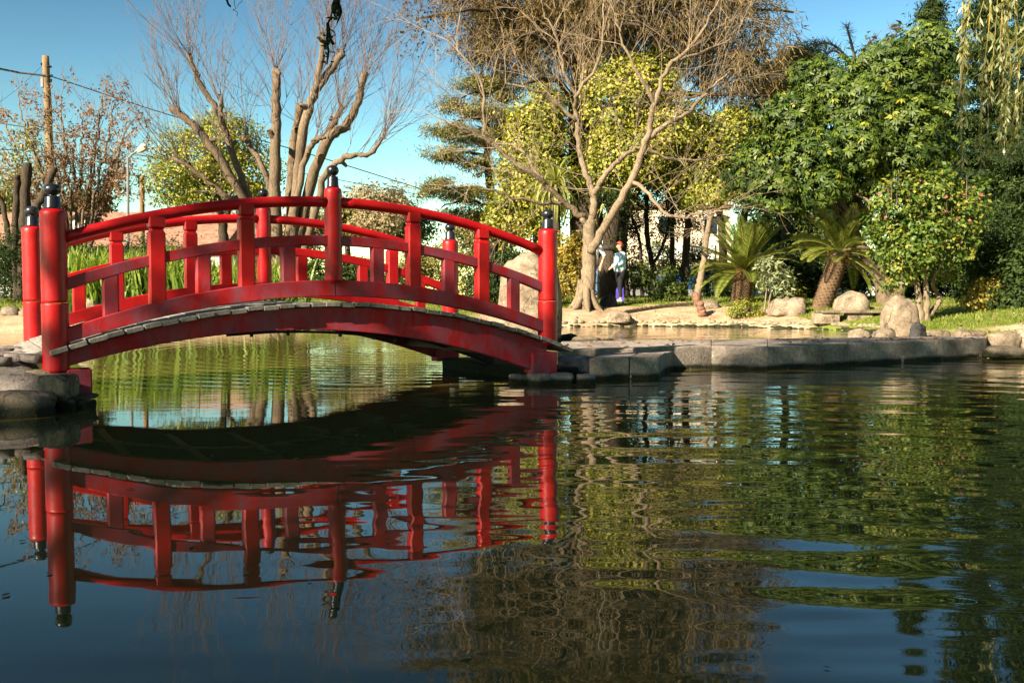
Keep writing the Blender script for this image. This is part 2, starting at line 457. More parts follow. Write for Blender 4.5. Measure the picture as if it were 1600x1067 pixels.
sc_.inputs[1].default_value = .8; sc_.inputs[2].default_value = -.4; nt.links.new(n2, sc_.inputs[0]); nt.links.new(sc_.outputs[0], sm.inputs[1])
gm = ramp(nt, sm.outputs[0], [(.36, (0, 0, 0)), (.52, (1, 1, 1))])
c = mix(nt, gm, sandc, grassc)
finish(nt, out, c, .95, n2, .6, .04, .1)
M['ground'] = m
gme = mesh_from('ground', np.stack([XX.ravel(), YY.ravel(), ZZ.ravel()], 1), gf, m, None, True)
ga = gme.attributes.new('grass', 'FLOAT', 'POINT'); ga.data.foreach_set('value', grassiness(XX.ravel(), YY.ravel()).astype(np.float32))
props(obj('ground', gme), kind='structure')

# water: a clear-topped murky pond with rings spreading from a point near the camera and finer ripples beyond the bridge
m, nt, out = new_mat('murky_pond_water')
geo = N(nt, 'ShaderNodeNewGeometry')
def vmath(op, a, b=None):
    n = N(nt, 'ShaderNodeVectorMath', operation=op)
    for i, v in enumerate((a, b)):
        if v is None: continue
        if hasattr(v, 'is_output'): nt.links.new(v, n.inputs[i])
        else: n.inputs[i].default_value = v
    return n
def fm(op, a, b=0.0, c=0.0):
    n = N(nt, 'ShaderNodeMath', operation=op)
    for i, v in enumerate((a, b, c)):
        if hasattr(v, 'is_output'): nt.links.new(v, n.inputs[i])
        else: n.inputs[i].default_value = v
    return n.outputs[0]
pos = geo.outputs['Position']
sxyz = N(nt, 'ShaderNodeSeparateXYZ'); nt.links.new(pos, sxyz.inputs[0])
px_, py_ = sxyz.outputs[0], sxyz.outputs[1]
def smooth(v, lo, hi):
    n = N(nt, 'ShaderNodeMapRange', interpolation_type='SMOOTHSTEP'); nt.links.new(v, n.inputs[0])
    n.inputs[1].default_value = lo; n.inputs[2].default_value = hi; return n.outputs[0]
wn1 = noise_tex(nt, .55, 2, .5, pos); wn2 = noise_tex(nt, 1.6, 2, .5, pos)
def rings(cx, cy, lam, amp, w=.25):
    d = vmath('DISTANCE', vmath('MULTIPLY', pos, (1, 1, 0)).outputs[0], (cx, cy, 0)).outputs['Value']
    ph = fm('ADD', fm('MULTIPLY', d, 2 * math.pi / lam), fm('MULTIPLY', wn1, w * 2 * math.pi * 2))
    return fm('MULTIPLY', fm('SINE', ph), amp), d
rA, dA = rings(.45, 2.2, .62, .0018, .6)
rB, dB = rings(.45, 2.2, .27, .00042, .6)
maskA = fm('MULTIPLY', smooth(px_, -.9, .5), smooth(dA, .1, .9))
maskA = fm('MULTIPLY', maskA, fm('MULTIPLY_ADD', wn1, 1.6, -.1))
hA = fm('MULTIPLY', fm('ADD', rA, rB), maskA)
rC, dC = rings(-1.0, 14.0, .34, .00115, .35)
maskC = fm('MULTIPLY', smooth(py_, 7.6, 8.8), fm('SUBTRACT', 1.0, smooth(px_, .5, 3.0)))
hC = fm('MULTIPLY', rC, maskC)
maskD = smooth(py_, 5.2, 8.5)
fine = noise_tex(nt, 1.0, 3, .6, vmath('MULTIPLY', pos, (1.6, 6.5, 1)).outputs[0])
hD = fm('MULTIPLY', fm('MULTIPLY', fine, .0022), fm('MULTIPLY_ADD', maskD, .9, .05))
slow = fm('MULTIPLY', noise_tex(nt, 1.1, 1, .5, pos), .0016)
wob_ = noise_tex(nt, 1.0, 2, .5, vmath('MULTIPLY', pos, (.95, 2.3, 1)).outputs[0])
hW = fm('MULTIPLY', fm('MULTIPLY', wob_, .0115), smooth(px_, -1.7, .5))
rE, dE = rings(-.5, -8.0, .40, .0024, .10)
maskE = fm('MULTIPLY', fm('MULTIPLY', smooth(px_, .15, .9), fm('SUBTRACT', 1.0, smooth(py_, 2.9, 3.6))), smooth(py_, 2.25, 2.6))
hh = fm('ADD', fm('ADD', fm('ADD', hA, hC), fm('ADD', hD, slow)), fm('ADD', hW, fm('MULTIPLY', rE, maskE)))
b = finish(nt, out, (.095, .075, .020), .012, hh, 1.0, 1.0, .5)
b.inputs['IOR'].default_value = 1.38
M['water'] = m
wv = np.array([(-60, -10, 0), (20, -10, 0), (20, 40, 0), (-60, 40, 0)], float)
props(obj('pond_water', mesh_from('pond_water', wv, np.array([[0, 1, 2, 3]]), m)), kind='structure')

# ------------------------------------------------------------------ rocks
def rock_mesh(name, w, d, h, seed, mat, sub=4, rough=.16, flat=.0, bottom=.35, top_pow=1.0, blocky=0.0):
    """an icosphere of half sizes w,d and height h above its base; bottom part reaches below"""
    import bmesh
    bm = bmesh.new(); bmesh.ops.create_icosphere(bm, subdivisions=sub, radius=1.0)
    off = Vector((seed * 3.71, seed * 1.37, seed * 7.11))
    for v in bm.verts:
        p = v.co.copy()
        if blocky > 0:
            mxx = max(abs(p.x), abs(p.y), abs(p.z)); p = p.lerp(p / mxx * .86, blocky)
        n = mnoise.noise(p * 1.1 + off) * 1.0 + mnoise.noise(p * 2.6 + off) * .5 + mnoise.noise(p * 6.0 + off) * .26 - .5 * max(0, .22 - abs(mnoise.noise(p * 1.9 + off * 2))) + mnoise.noise(p * 13.0 + off) * .10
        p *= 1 + rough * n
        if p.z > 0: p.z = p.z ** top_pow
        if flat > 0 and p.z > 1 - flat: p.z = 1 - flat + (p.z - 1 + flat) * .15
        v.co = Vector((p.x * w, p.y * d, p.z * h * (1 if p.z > 0 else bottom)))
    me = bpy.data.meshes.new(name); bm.to_mesh(me); bm.free()
    me.materials.append(mat); me.polygons.foreach_set('use_smooth', np.ones(len(me.polygons), dtype=bool))
    return me
def rock(name, label, px, py, wpx, hpx, mat, seed, Y=None, dep=.8, group=None, rz=0.0, **kw):
    p = hit(px, py) if Y is None else P(px, py, Y)
    w = pm(wpx, p[1]) / 2; h = pm(hpx, p[1])
    o = obj(name, rock_mesh(name, w, w * dep, h, seed, mat, **kw), None, p, (0, 0, rz))
    return props(o, label, 'rock', group)

# ------------------------------------------------------------------ the arched bridge
TH = 0.5274; BO = (-3.244, 6.819); BW = 2.013; BS = 2.068
bridge = root('arched_bridge', 'red arched wooden footbridge with black post finials crossing the pond', 'bridge', (BO[0], BO[1], 0), None, TH)
def bl(s, t, z=0.0):
    c_, s_ = math.cos(TH), math.sin(TH)
    return np.array([BO[0] + s * c_ - t * s_, BO[1] + s * s_ + t * c_, z])
def arch(a, c_): return lambda s: a - c_ * (s - BS) ** 2
def beam(s0, s1, zb, zt, t0, t1, n=24, bev=.006):
    mb = MB(); v = []; f = []
    ss = np.linspace(s0, s1, n + 1)
    for s in ss:
        a, b_ = zb(s), zt(s)
        v += [(s, t0 + bev, a), (s, t1 - bev, a), (s, t1, a + bev), (s, t1, b_ - bev), (s, t1 - bev, b_), (s, t0 + bev, b_), (s, t0, b_ - bev), (s, t0, a + bev)]
    for k in range(n):
        for i in range(8):
            j = (i + 1) % 8; f.append((k * 8 + i, (k + 1) * 8 + i, (k + 1) * 8 + j, k * 8 + j))
    f.append(tuple(range(8))); f.append(tuple(range(n * 8 + 7, n * 8 - 1, -1)))
    mb.add(v, f); return mb
def bpart(name, mb, mat, parent=bridge, smooth=False):
    return obj(name, mesh_from(name, mb.v, mb.f, M[mat], None, smooth), parent)
hand = lambda s: 1.548 - .087 * (s - BS) ** 2
mid_t, mid_b = arch(1.278, .091), arch(1.197, .093)
low_t, low_b = arch(.916, .089), arch(.785, .083)
deck_t = lambda s: .735 - .079 * (s - 2.0) ** 2
gir_t = lambda s: .699 - .080 * (s - 2.0) ** 2
gir_b = lambda s: .516 - .083 * (s - 1.72) ** 2
def post_set(s, t, end):
    r = .088 if end else .071
    z0, z1 = (.24 if s < 1 else .33, 1.40) if end else (low_t(s) - .02, 1.665)
    mb = MB()
    if end:
        mb.lathe((s, t, 0), [(r, .742), (r, .76), (r, z1 - .06), (r, z1 - .03), (r - .006, z1 - .012), (r - .02, z1)], 28)
    else:
        mb.lathe((s, t, 0), [(r, z0), (r, z0 + .03), (r, z1 - .05), (r, z1 - .025), (r - .005, z1 - .01), (r - .018, z1)], 28)
    p = bpart('post', mb, 'red', bridge, False)
    for po in p.data.polygons: po.use_smooth = abs(po.normal.z) < .5
    if end:
        mb = MB(); mb.lathe((s, t, 0), [(r + .003, z0), (r + .003, z0 + .03), (r + .003, .725), (r + .003, .738)], 28)
        sl = bpart('sleeve', mb, 'red', p)
        for po in sl.data.polygons: po.use_smooth = abs(po.normal.z) < .5
    k = r / .088 * (1.0 if end else 1.06)
    mb = MB()
    pr = [(.058, 0), (.058, .012), (.054, .020), (.051, .082), (.047, .090), (.030, .094), (.029, .101), (.040, .106), (.052, .118), (.058, .134), (.057, .150), (.048, .166), (.032, .176), (.014, .182), (.004, .183)]
    mb.lathe((s, t, z1), [(a * k, b_ * (.183 if not end else .183) / .183) for a, b_ in pr], 24)
    f_ = bpart('finial', mb, 'black', p, True)
for t in (0.0, BW):
    for s, e in ((0.0, True), (BS, False), (2 * BS, True)): post_set(s, t, e)
    for s0, s1 in ((.07, BS - .06), (BS + .06, 2 * BS - .07)):
        ss = np.linspace(s0, s1, 18)
        mb = MB(); mb.tube([(s, t, hand(s)) for s in ss], .043, 14)
        o = bpart('handrail', mb, 'red', bridge, True)
        bpart('middle_rail', beam(s0, s1, mid_b, mid_t, t - .036, t + .036, 14), 'red_worn' if t == 0 else 'red')
    bpart('bottom_rail', beam(.07, BS - .006, low_b, low_t, t - .048, t + .048, 14), 'red_worn' if t == 0 else 'red')
    bpart('bottom_rail', beam(BS + .001, 2 * BS - .07, low_b, low_t, t - .048, t + .048, 14), 'red_worn' if t == 0 else 'red')
    for d in (.38, .71, 1.04, 1.375, 1.70):
        for sg in (-1, 1):
            s = BS + sg * d
            tall = d in (.71, 1.375)
            z0 = low_t(s) - .03
            mb = MB()
            if tall:
                z1 = hand(s) - .012
                w = .060; dd = .047
                prof = [(1, z0), (1, z1 - .118), (.80, z1 - .098), (.80, z1 - .088), (1, z1 - .072), (1.0, z1)]
            else:
                z1 = mid_b(s) + .03; w = .056; dd = .033
                prof = [(1, z0), (1, z1)]
            v = []; f = []; ch = .012
            for q, z in prof:
                a, e = w * q, dd * q
                v += [(s - a + ch, t - e, z), (s + a - ch, t - e, z), (s + a, t - e + ch, z), (s + a, t + e - ch, z), (s + a - ch, t + e, z), (s - a + ch, t + e, z), (s - a, t + e - ch, z), (s - a, t - e + ch, z)]
            for k in range(len(prof) - 1):
                for i in range(8):
                    j = (i + 1) % 8; f.append((k * 8 + i, k * 8 + j, k * 8 + 8 + j, k * 8 + 8 + i))
            f.append(tuple(range(7, -1, -1))); k = (len(prof) - 1) * 8; f.append(tuple(range(k, k + 8)))
            mb.add(v, f); bpart('baluster', mb, 'red_worn' if (t == 0 and not tall) else 'red')
# girders in two lengths, joists, footings
for t in (0.0, BW):
    bpart('girder', beam(.02, 2.75, gir_b, gir_t, t - .045, t + .035, 18), 'red_worn')
    bpart('girder', beam(2.754, 4.10, gir_b, gir_t, t - .045, t + .035, 10), 'red_worn')
    for s in (.14, 4.06):
        mb = MB(); mb.box((s, t + (.0 if t == 0 else -.02), .17), (.17 if s < 1 else .27, .16, .20), 0, .01)
        bpart('footing', mb, 'red_worn')
bpart('girder', beam(.02, 4.10, lambda s: gir_b(s) + .04, lambda s: gir_t(s) - .003, BW / 2 - .05, BW / 2 + .05, 24), 'iron')
for s in (.5, 1.1, 1.7, 2.4, 3.0, 3.6):
    mb = MB(); mb.box((s, BW / 2, gir_b(s) + .07), (.07, BW - .1, .07)); bpart('joist', mb, 'iron')
# pipe hung under the front girder
mb = MB(); ss = np.linspace(1.25, 2.75, 10); mb.tube([(s, .22, gir_b(s) - .022) for s in ss], .011, 8); pipe = bpart('conduit', mb, 'iron', bridge, True)
for s in (1.45, 1.75, 2.2, 2.5, 2.7):
    mb = MB(); mb.box((s, .22, gir_b(s) - .018), (.022, .03, .07)); bpart('bracket', mb, 'iron', pipe)
# deck planks
nP = 36; s_edges = np.linspace(-.18, 4.36, nP + 1)
for i in range(nP):
    a, e = s_edges[i] + .004, s_edges[i + 1] - .004
    sm_ = (a + e) / 2; dz = rng.uniform(-.004, .004)
    o1, o2 = rng.uniform(-.012, .012, 2)
    zz = deck_t(sm_)
    sl = -2 * .079 * (sm_ - 2.0)
    mb = MB(); mb.box((0, 0, 0), (e - a, BW + (.24 if sm_ > -.06 else -.24), .034), 0, .003)
    me = mesh_from('plank', mb.v, mb.f, M['plank'])
    obj('plank', me, bridge, (sm_, BW / 2 + o1, zz - .017 + dz), (rng.uniform(-.004, .004), -math.atan(sl), rng.uniform(-.006, .006)))

# ------------------------------------------------------------------ stone causeway, right
def prism(poly, z0, z1, bev=.025, rough=.0, seed=0, nsub=10):
    """a slab with weathered rounded upper edge"""
    pts = []
    for i in range(len(poly)):
        a = np.array(poly[i]); b_ = np.array(poly[(i + 1) % len(poly)])
        for k in range(nsub): pts.append(a + (b_ - a) * k / nsub)
    pts = np.array(pts); c0 = pts.mean(0); n = len(pts)
    v = []; f = []
    lev = [(0, z0), (0, z0 + (z1 - z0) * .35), (0, z0 + (z1 - z0) * .7), (0, z1 - bev), (bev * .35, z1 - bev * .3), (bev, z1)]
    for li, (ins, z) in enumerate(lev):
        for p in pts:
            q = p + unit(c0 - p) * ins
            nz = mnoise.noise(Vector((q[0] * 3, q[1] * 3, z * 5 + seed)))
            q = q + unit(c0 - p) * (nz * rough)
            v.append((q[0], q[1], z + (nz * rough * .5 if li >= 3 else 0)))
    for k in range(len(lev) - 1):
        for i in range(n):
            j = (i + 1) % n; f.append((k * n + i, k * n + j, (k + 1) * n + j, (k + 1) * n + i))
    v.append((c0[0], c0[1], z1)); ci = len(v) - 1; k = (len(lev) - 1) * n
    for i in range(n): f.append((k + i, k + (i + 1) % n, ci))
    return v, f
cw = root('stone_causeway', 'low grey stone causeway running from the bridge foot to the right bank', 'causeway', (2.5, 11, 0))
F0, F1, F2, F3 = G(872, 547, .245)[:2], G(1112, 540, .245)[:2], G(1200, 542, .245)[:2], G(1541, 528.5, .245)[:2]
B0, B1, B2, B3 = G(880, 537, .245)[:2] + [0, .5], G(1112, 530.5, .245)[:2], G(1200, 528.5, .245)[:2], G(1543, 525.2, .245)[:2]
for poly, sd in (((F0, F1, B1, B0), 1), ((F1 + [.002, 0], F2, B2, B1 + [.002, 0]), 2), ((F2 + [.002, 0], F3, B3, B2 + [.002, 0]), 3)):
    v, f = prism(poly, -.4, .245, .016, .012, sd, 16)
    part('slab', v, f, M['slab'], cw)
a0 = G(1029, 557.5, .205)[:2]; a1 = G(984, 558.5, .205)[:2]; a2 = G(921, 560.5, .205)[:2]
back = np.array([.25, 1.0])
for q, w_, sd in ((a2, a1 - [.012, 0], 5), (a1, a0, 6)):
    v, f = prism((q, w_, w_ + back * .75, q + back * .75), -.3, .205, .010, .008, sd, 10)
    part('kerb_block', v, f, M['slab'], cw)
v, f = prism((a2 + back * .752, a0 + back * .752, a0 + back * 1.25 + [.1, 0], a2 + back * 1.25 + [-.1, 0]), -.3, .2, .02, .01, 8, 6)
part('kerb_block', v, f, M['slab'], cw)
for i, (px, py, w, h, sd) in enumerate(((893, 588, 46, 32, 11), (915, 589, 26, 30, 12), (880, 600, 44, 14, 13), (845, 600, 50, 12, 14), (917, 600, 34, 12, 15), (815, 598, 40, 10, 16))):
    p = G(px, py, .0); p[1] += .10
    rm = rock_mesh('stone', pm(w, p[1]) / 2, .16, pm(h, p[1]) + .02, sd, M['slab'], 3, .32, .1, 1.0, .8, .45)
    o = obj('stone', rm, cw, np.array(p) - np.array(cw.location))
# abutment block behind under the bridge end
v, f = prism((bl(3.98, .15)[:2], bl(4.55, .10)[:2], bl(4.55, 1.9)[:2], bl(3.98, 1.9)[:2]), -.4, .11, .03, .03, 9, 10)
part('abutment', v, f, M['rock_dark'], cw)

# ------------------------------------------------------------------ left stone embankment
import bmesh
ms = []
gx = np.linspace(-16, -3.0, 90); gy = np.linspace(5.5, 10.2, 48)
EX, EY = np.meshgrid(gx, gy)
# edge of the mound: front edge y and right edge follow the bridge end
e_front = 6.55 + .10 * np.sin(EX * 2.1) + np.clip(-EX - 4.2, 0, 5) * .05
e_back = 9.0 + np.clip(-EX - 4.0, 0, 5) * .1
e_right = -3.12 - (EY - 6.7) * .55
dd = np.minimum(np.minimum(EY - e_front, e_back - EY), (e_right - EX))
EZ = np.where(dd > 0, .345 * (1 - np.exp(-dd / .16)), np.maximum(dd * 1.5, -.6)) + .015 * wob(EX * 3, EY * 3)
ii = np.arange(EX.size).reshape(EX.shape)
ef = np.stack([ii[:-1, :-1].ravel(), ii[:-1, 1:].ravel(), ii[1:, 1:].ravel(), ii[1:, :-1].ravel()], 1)
emb = obj('embankment', mesh_from('embankment', np.stack([EX.ravel(), EY.ravel(), EZ.ravel()], 1), ef, M['cobble'], None, True))
props(emb, kind='structure')
# cobbles of the path, parts of the embankment
cob = [rock_mesh('cobble', .13, .085, .05, k + 30, M['cobble'], 2, .12, .25, .8, .6, .4) for k in range(4)]
for i in range(7):
    for j in range(11):
        x = -3.42 - j * .215 - (i % 2) * .1 - (i * .19) * .55 + rng.uniform(-.02, .02)
        y = 6.80 + i * .19 + rng.uniform(-.02, .02)
        o = obj('cobble', cob[(i * 3 + j) % 4], emb, (x, y, (.335 - .008 * j) + rng.uniform(-.01, .01)), (rng.uniform(-.1, .1), rng.uniform(-.1, .1), rng.uniform(-.35, .35)))
        o.scale = (rng.uniform(.75, 1.0), rng.uniform(.8, 1.1), rng.uniform(.8, 1.15))
def nrock(label, px, py, wpx, hpx, sd, mat='rock', Y=6.5, **kw):
    p = P(px, py, Y)
    w = pm(wpx, p[1]) / 2
    o = obj('boulder', rock_mesh('boulder', w, kw.pop('d', w * .7), pm(hpx, p[1]), sd, M[mat], kw.pop('sub', 4), kw.pop('rough', .13), kw.pop('flat', 0), kw.pop('bottom', .6), kw.pop('top_pow', .75), kw.pop('blocky', .5)), None, p)
    return props(o, label, 'rock', 'boulders of the left embankment')
nrock('large rounded grey boulder at the waterline left of the bridge foot', 26, 650, 124, 42, 41, Y=6.35, rough=.2)
nrock('square brown block of stone under the near left bridge post', 92, 617, 50, 36, 42, Y=6.62, blocky=.95, rough=.10, d=.13, bottom=.3)
nrock('dark wedge of stone between the large boulder and the square block', 48, 612, 58, 26, 43, Y=6.78, rough=.2)
nrock('dark wet stone at the waterline beneath the red footing', 132, 645, 36, 24, 44, Y=6.62, rough=.2)
nrock('small mossy wet stone at the waterline below the square block', 106, 645, 30, 22, 45, Y=6.55, rough=.2)
nrock('thin flat stone plate carrying the red footing block', 124, 621, 46, 6, 46, Y=6.72, flat=.4, d=.17)
nrock('rounded tan cobble on top of the embankment edge', 24, 596, 36, 18, 47, Y=6.85, rough=.15)
nrock('small tan stone at the left picture edge on the embankment', -2, 606, 24, 26, 48, Y=6.75, rough=.2)
nrock('pale flat stone wedged below the near left post', 66, 588, 60, 14, 49, Y=6.80, flat=.3)
# moss and weed tuft
def leaf_cloud(centers, sigma, n, L, W, seed, up=.4, fold=.25, out_from=None, droop=0.0, flatz=1.0):
    r = np.random.default_rng(seed)
    centers = np.asarray(centers, float)
    k = r.integers(0, len(centers), n)
    sg = np.asarray(sigma) if np.ndim(sigma) else np.full(len(centers), sigma)
    off = r.normal(size=(n, 3)) * sg[k][:, None]; off[:, 2] *= flatz
    p = centers[k] + off
    if out_from is not None:
        nrm = unit(p - out_from[k]) + r.normal(size=(n, 3)) * .55
    else:
        nrm = r.normal(size=(n, 3))
    nrm[:, 2] += up; nrm = unit(nrm)
    d = r.normal(size=(n, 3)); d[:, 2] -= droop; d = unit(d - nrm * np.sum(d * nrm, 1, keepdims=True))
    return leaves(p, d, nrm, L * r.uniform(.5, 1.4, n), W * r.uniform(.6, 1.35, n), r, fold)
def leaves(p, d, nrm, L, W, r, fold=.25):
    n = len(p); s = np.cross(d, nrm); L = np.broadcast_to(L, n); W = np.broadcast_to(W, n)
    a = p; c_ = p + d * L[:, None]
    mid = p + d * (L * .45)[:, None] + nrm * (W * fold)[:, None]
    l_ = mid + s * (W * .5)[:, None]; r_ = mid - s * (W * .5)[:, None]
    v = np.stack([a, l_, c_, r_], 1).reshape(-1, 3)
    b_ = np.arange(n) * 4
    f = np.concatenate([np.stack([b_, b_ + 2, b_ + 1], 1), np.stack([b_, b_ + 3, b_ + 2], 1)])
    t = np.clip(r.beta(2.2, 2.2, n), 0, 1)
    return v, f, np.concatenate([t, t])
def merge(parts_):
    V = []; F = []; T = []; n = 0
    for v, f, t in parts_:
        V.append(v); F.append(f + n); T.append(t); n += len(v)
    return np.concatenate(V), np.concatenate(F), np.concatenate(T)
wt = root('weed_clump', 'small bright green weed growing between the stones left of the bridge foot', 'plant', G(52, 605, .15))
cs = [G(px, py, z) + [0, .1, 0] for px, py, z in ((25, 602, .16), (40, 604, .15), (52, 608, .13), (62, 613, .12), (72, 618, .1), (80, 626, .07))]
v, f, t = leaf_cloud(cs, .03, 420, .035, .025, 3, .8)
part('foliage', v, f, M['leaf_mid'], wt, t, kind='stuff')

# ------------------------------------------------------------------ trees and plants
def blob(px, py, Y, rx, ry, rd=None):
    """ellipsoid of foliage: centre, radii in metres"""
    a, b_ = pm(rx, Y), pm(ry, Y)
    return P(px, py, Y), np.array([a, rd if rd is not None else (a + b_) / 2 * .9, b_])
def clumps(blobs, n, seed, shell=.5):
    """clump centres through the outer shell of blobs, with the centre each grows away from"""
    r = np.random.default_rng(seed)
    vol = np.array([np.prod(b_[1]) ** .75 for b_ in blobs]); k = r.choice(len(blobs), n, p=vol / vol.sum())
    c = np.array([b_[0] for b_ in blobs]); ra = np.array([b_[1] for b_ in blobs])
    d = unit(r.normal(size=(n, 3))); rr = shell + (1 + .16 * r.random(n) - shell) * r.random(n) ** .6
    return c[k] + d * ra[k] * rr[:, None], c[k]
def crown(parent, blobs, nc, per, sig, L, W, mat, seed, name='crown', up=.45, droop=.25, shell=.5, flatz=.7, fold=.25):
    cc, oc = clumps(blobs, nc, seed, shell)
    r = np.random.default_rng(seed + 99)
    sg = sig * r.uniform(.6, 1.35, nc)
    v, f, t = leaf_cloud(cc, sg, nc * per, L, W, seed + 1, up, fold, oc, droop, flatz)
    # each clump has its own shade of leaf
    k = np.random.default_rng(seed + 1).integers(0, nc, nc * per)
    sh = np.clip(r.normal(0, .17, nc), -.4, .4)[k]
    t = np.clip(t + np.concatenate([sh, sh]), 0, 1)
    return part(name, v, f, mat, parent, t, kind='stuff')
def limbs(parent, specs, mat, name='trunk', n=9, jit=.0, seed=0):
    """specs: list of (pixel polyline [(px,py,Y or dY)], r0px, r1px, Y). Each limb is a child of its own."""
    out = []
    r = np.random.default_rng(seed)
    for sp in specs:
        pts, r0, r1, Y = sp[:4]
        p = np.array([P(q[0], q[1], Y + (q[2] if len(q) > 2 else 0)) for q in pts])
        p = smooth_path(p, 6)
        m_ = len(p); tt = np.linspace(0, 1, m_)
        rad = pm(r0, Y) * (1 - tt) + pm(r1, Y) * tt
        rad = rad * (1 + .05 * np.sin(np.arange(m_) * 1.7 + r.random() * 6) * (tt > .05))
        p[1:-1] += r.normal(size=(m_ - 2, 3)) * jit
        v, f = tube(p, rad, n)
        out.append((part(name, v, f, mat, parent, None, True), p, rad))
    return out
def spray(tb, r, p, d, L, rad, depth, ang=.5, nsub=4, curve=.25, up=.3, n=3, seg=5):
    """a twig with side twigs"""
    pts = [p]; q = p.copy(); dd = d.copy()
    for i in range(seg):
        dd = unit(dd + r.normal(size=3) * curve * .5 + np.array([0, 0, up * .25]))
        q = q + dd * (L / seg); pts.append(q.copy())
    tb.add(pts, np.linspace(rad, rad * .35, seg + 1), n)
    if depth > 0:
        for k in range(nsub):
            i = r.integers(1, seg + 1) if k else seg - 1
            a = r.normal(size=3); base = unit(pts[min(i, seg)] - pts[i - 1]); a = unit(a - base * (a @ base))
            nd = unit(base * math.cos(ang) + a * math.sin(ang) * r.uniform(.6, 1.2))
            spray(tb, r, pts[i], nd, L * r.uniform(.45, .75), rad * .6, depth - 1, ang, nsub, curve, up, 3, max(3, seg - 1))

# --- pollarded bare tree behind the bridge
Y1 = 30.0
b0 = on_ground(438, Y1)
pol = root('pollarded_tree', 'large bare pollarded tree with many thick cut limbs rising behind the bridge', 'tree', b0)
SP = [([(424, 470), (402, 350), (380, 310, -.2), (334, 234, -.5), (300, 194, -.6), (267, 169, -.7)], 8.6, 5.1, Y1),
      ([(430, 470), (402, 340, .3), (387, 305), (370, 259, .2), (350, 200, .4), (337, 172), (309, 125), (295, 84)], 7.8, 3.4, Y1),
      ([(437, 470), (431, 306), (430, 219), (431, 150), (431, 109)], 10.1, 6.0, Y1),
      ([(444, 470), (455, 306, .7), (456, 250, .8), (470, 162, 1)], 7.8, 6.0, Y1),
      ([(444, 470), (462, 306, -.2), (475, 200, -.3), (490, 150), (512, 116), (537, 83)], 8.6, 5.1, Y1),
      ([(492, 146), (501, 100, -.2), (505, 58, -.3)], 5.5, 4.2, Y1),
      ([(450, 470), (481, 303), (512, 219, -.3), (540, 197), (559, 160), (570, 114)], 9.4, 5.1, Y1),
      ([(456, 470), (500, 300, -.4), (531, 250, -.7), (578, 240, -.9), (600, 213, -1)], 7.0, 2.5, Y1),
      ([(418, 470), (385, 330), (356, 309, -.5), (315, 275, -.8), (269, 247, -1)], 7.0, 2.5, Y1),
      ([(432, 470), (422, 300, .4), (400, 244, .5), (378, 212, .7)], 6.2, 3.4, Y1),
      ([(447, 470), (465, 306, -.6), (484, 234, -.7), (505, 213, -.9)], 5.5, 4.2, Y1),
      ([(512, 218), (522, 192, .3), (531, 174, .4)], 5.5, 5.1, Y1),
      ([(350, 202), (345, 175, -.3), (347, 155, -.4)], 3.9, 3.4, Y1)]
LB = limbs(pol, SP, M['bark_pollard'], 'limb', 10, .02, 3)
tb = Tubes(); r = np.random.default_rng(5)
cen = P(440, 300, Y1)
for (o, p, rad), sp in zip(LB, SP):
    m_ = len(p); start = int(m_ * .45)
    cnt = 23 if m_ > 20 else 12
    for k in range(cnt):
        i = r.integers(start, m_) if k > cnt * .55 else m_ - 1 - r.integers(0, 4)
        d = unit(p[i] - cen) * .8 + r.normal(size=3) * .42 + np.array([0, 0, .55])
        spray(tb, r, p[i], unit(d), r.uniform(1.0, 2.6), .013, 2, .42, 3, .22, .3, 3, 5)
v, f = tb.done(); part('twigs', v, f, M['twig'], pol, None, kind='stuff')
tb = Tubes()
for o, p, rad in LB:                     # short stubs and scars
    for k in range(3):
        i = r.integers(len(p) // 2, len(p)); d = unit(r.normal(size=3) + np.array([0, 0, .6]))
        tb.add([p[i], p[i] + d * rad[i] * 1.6, p[i] + d * rad[i] * 2.4], [rad[i] * .7, rad[i] * .6, rad[i] * .45], 6)
v, f = tb.done(); part('cut_stubs', v, f, M['bark_pollard'], pol, None, True, kind='stuff')

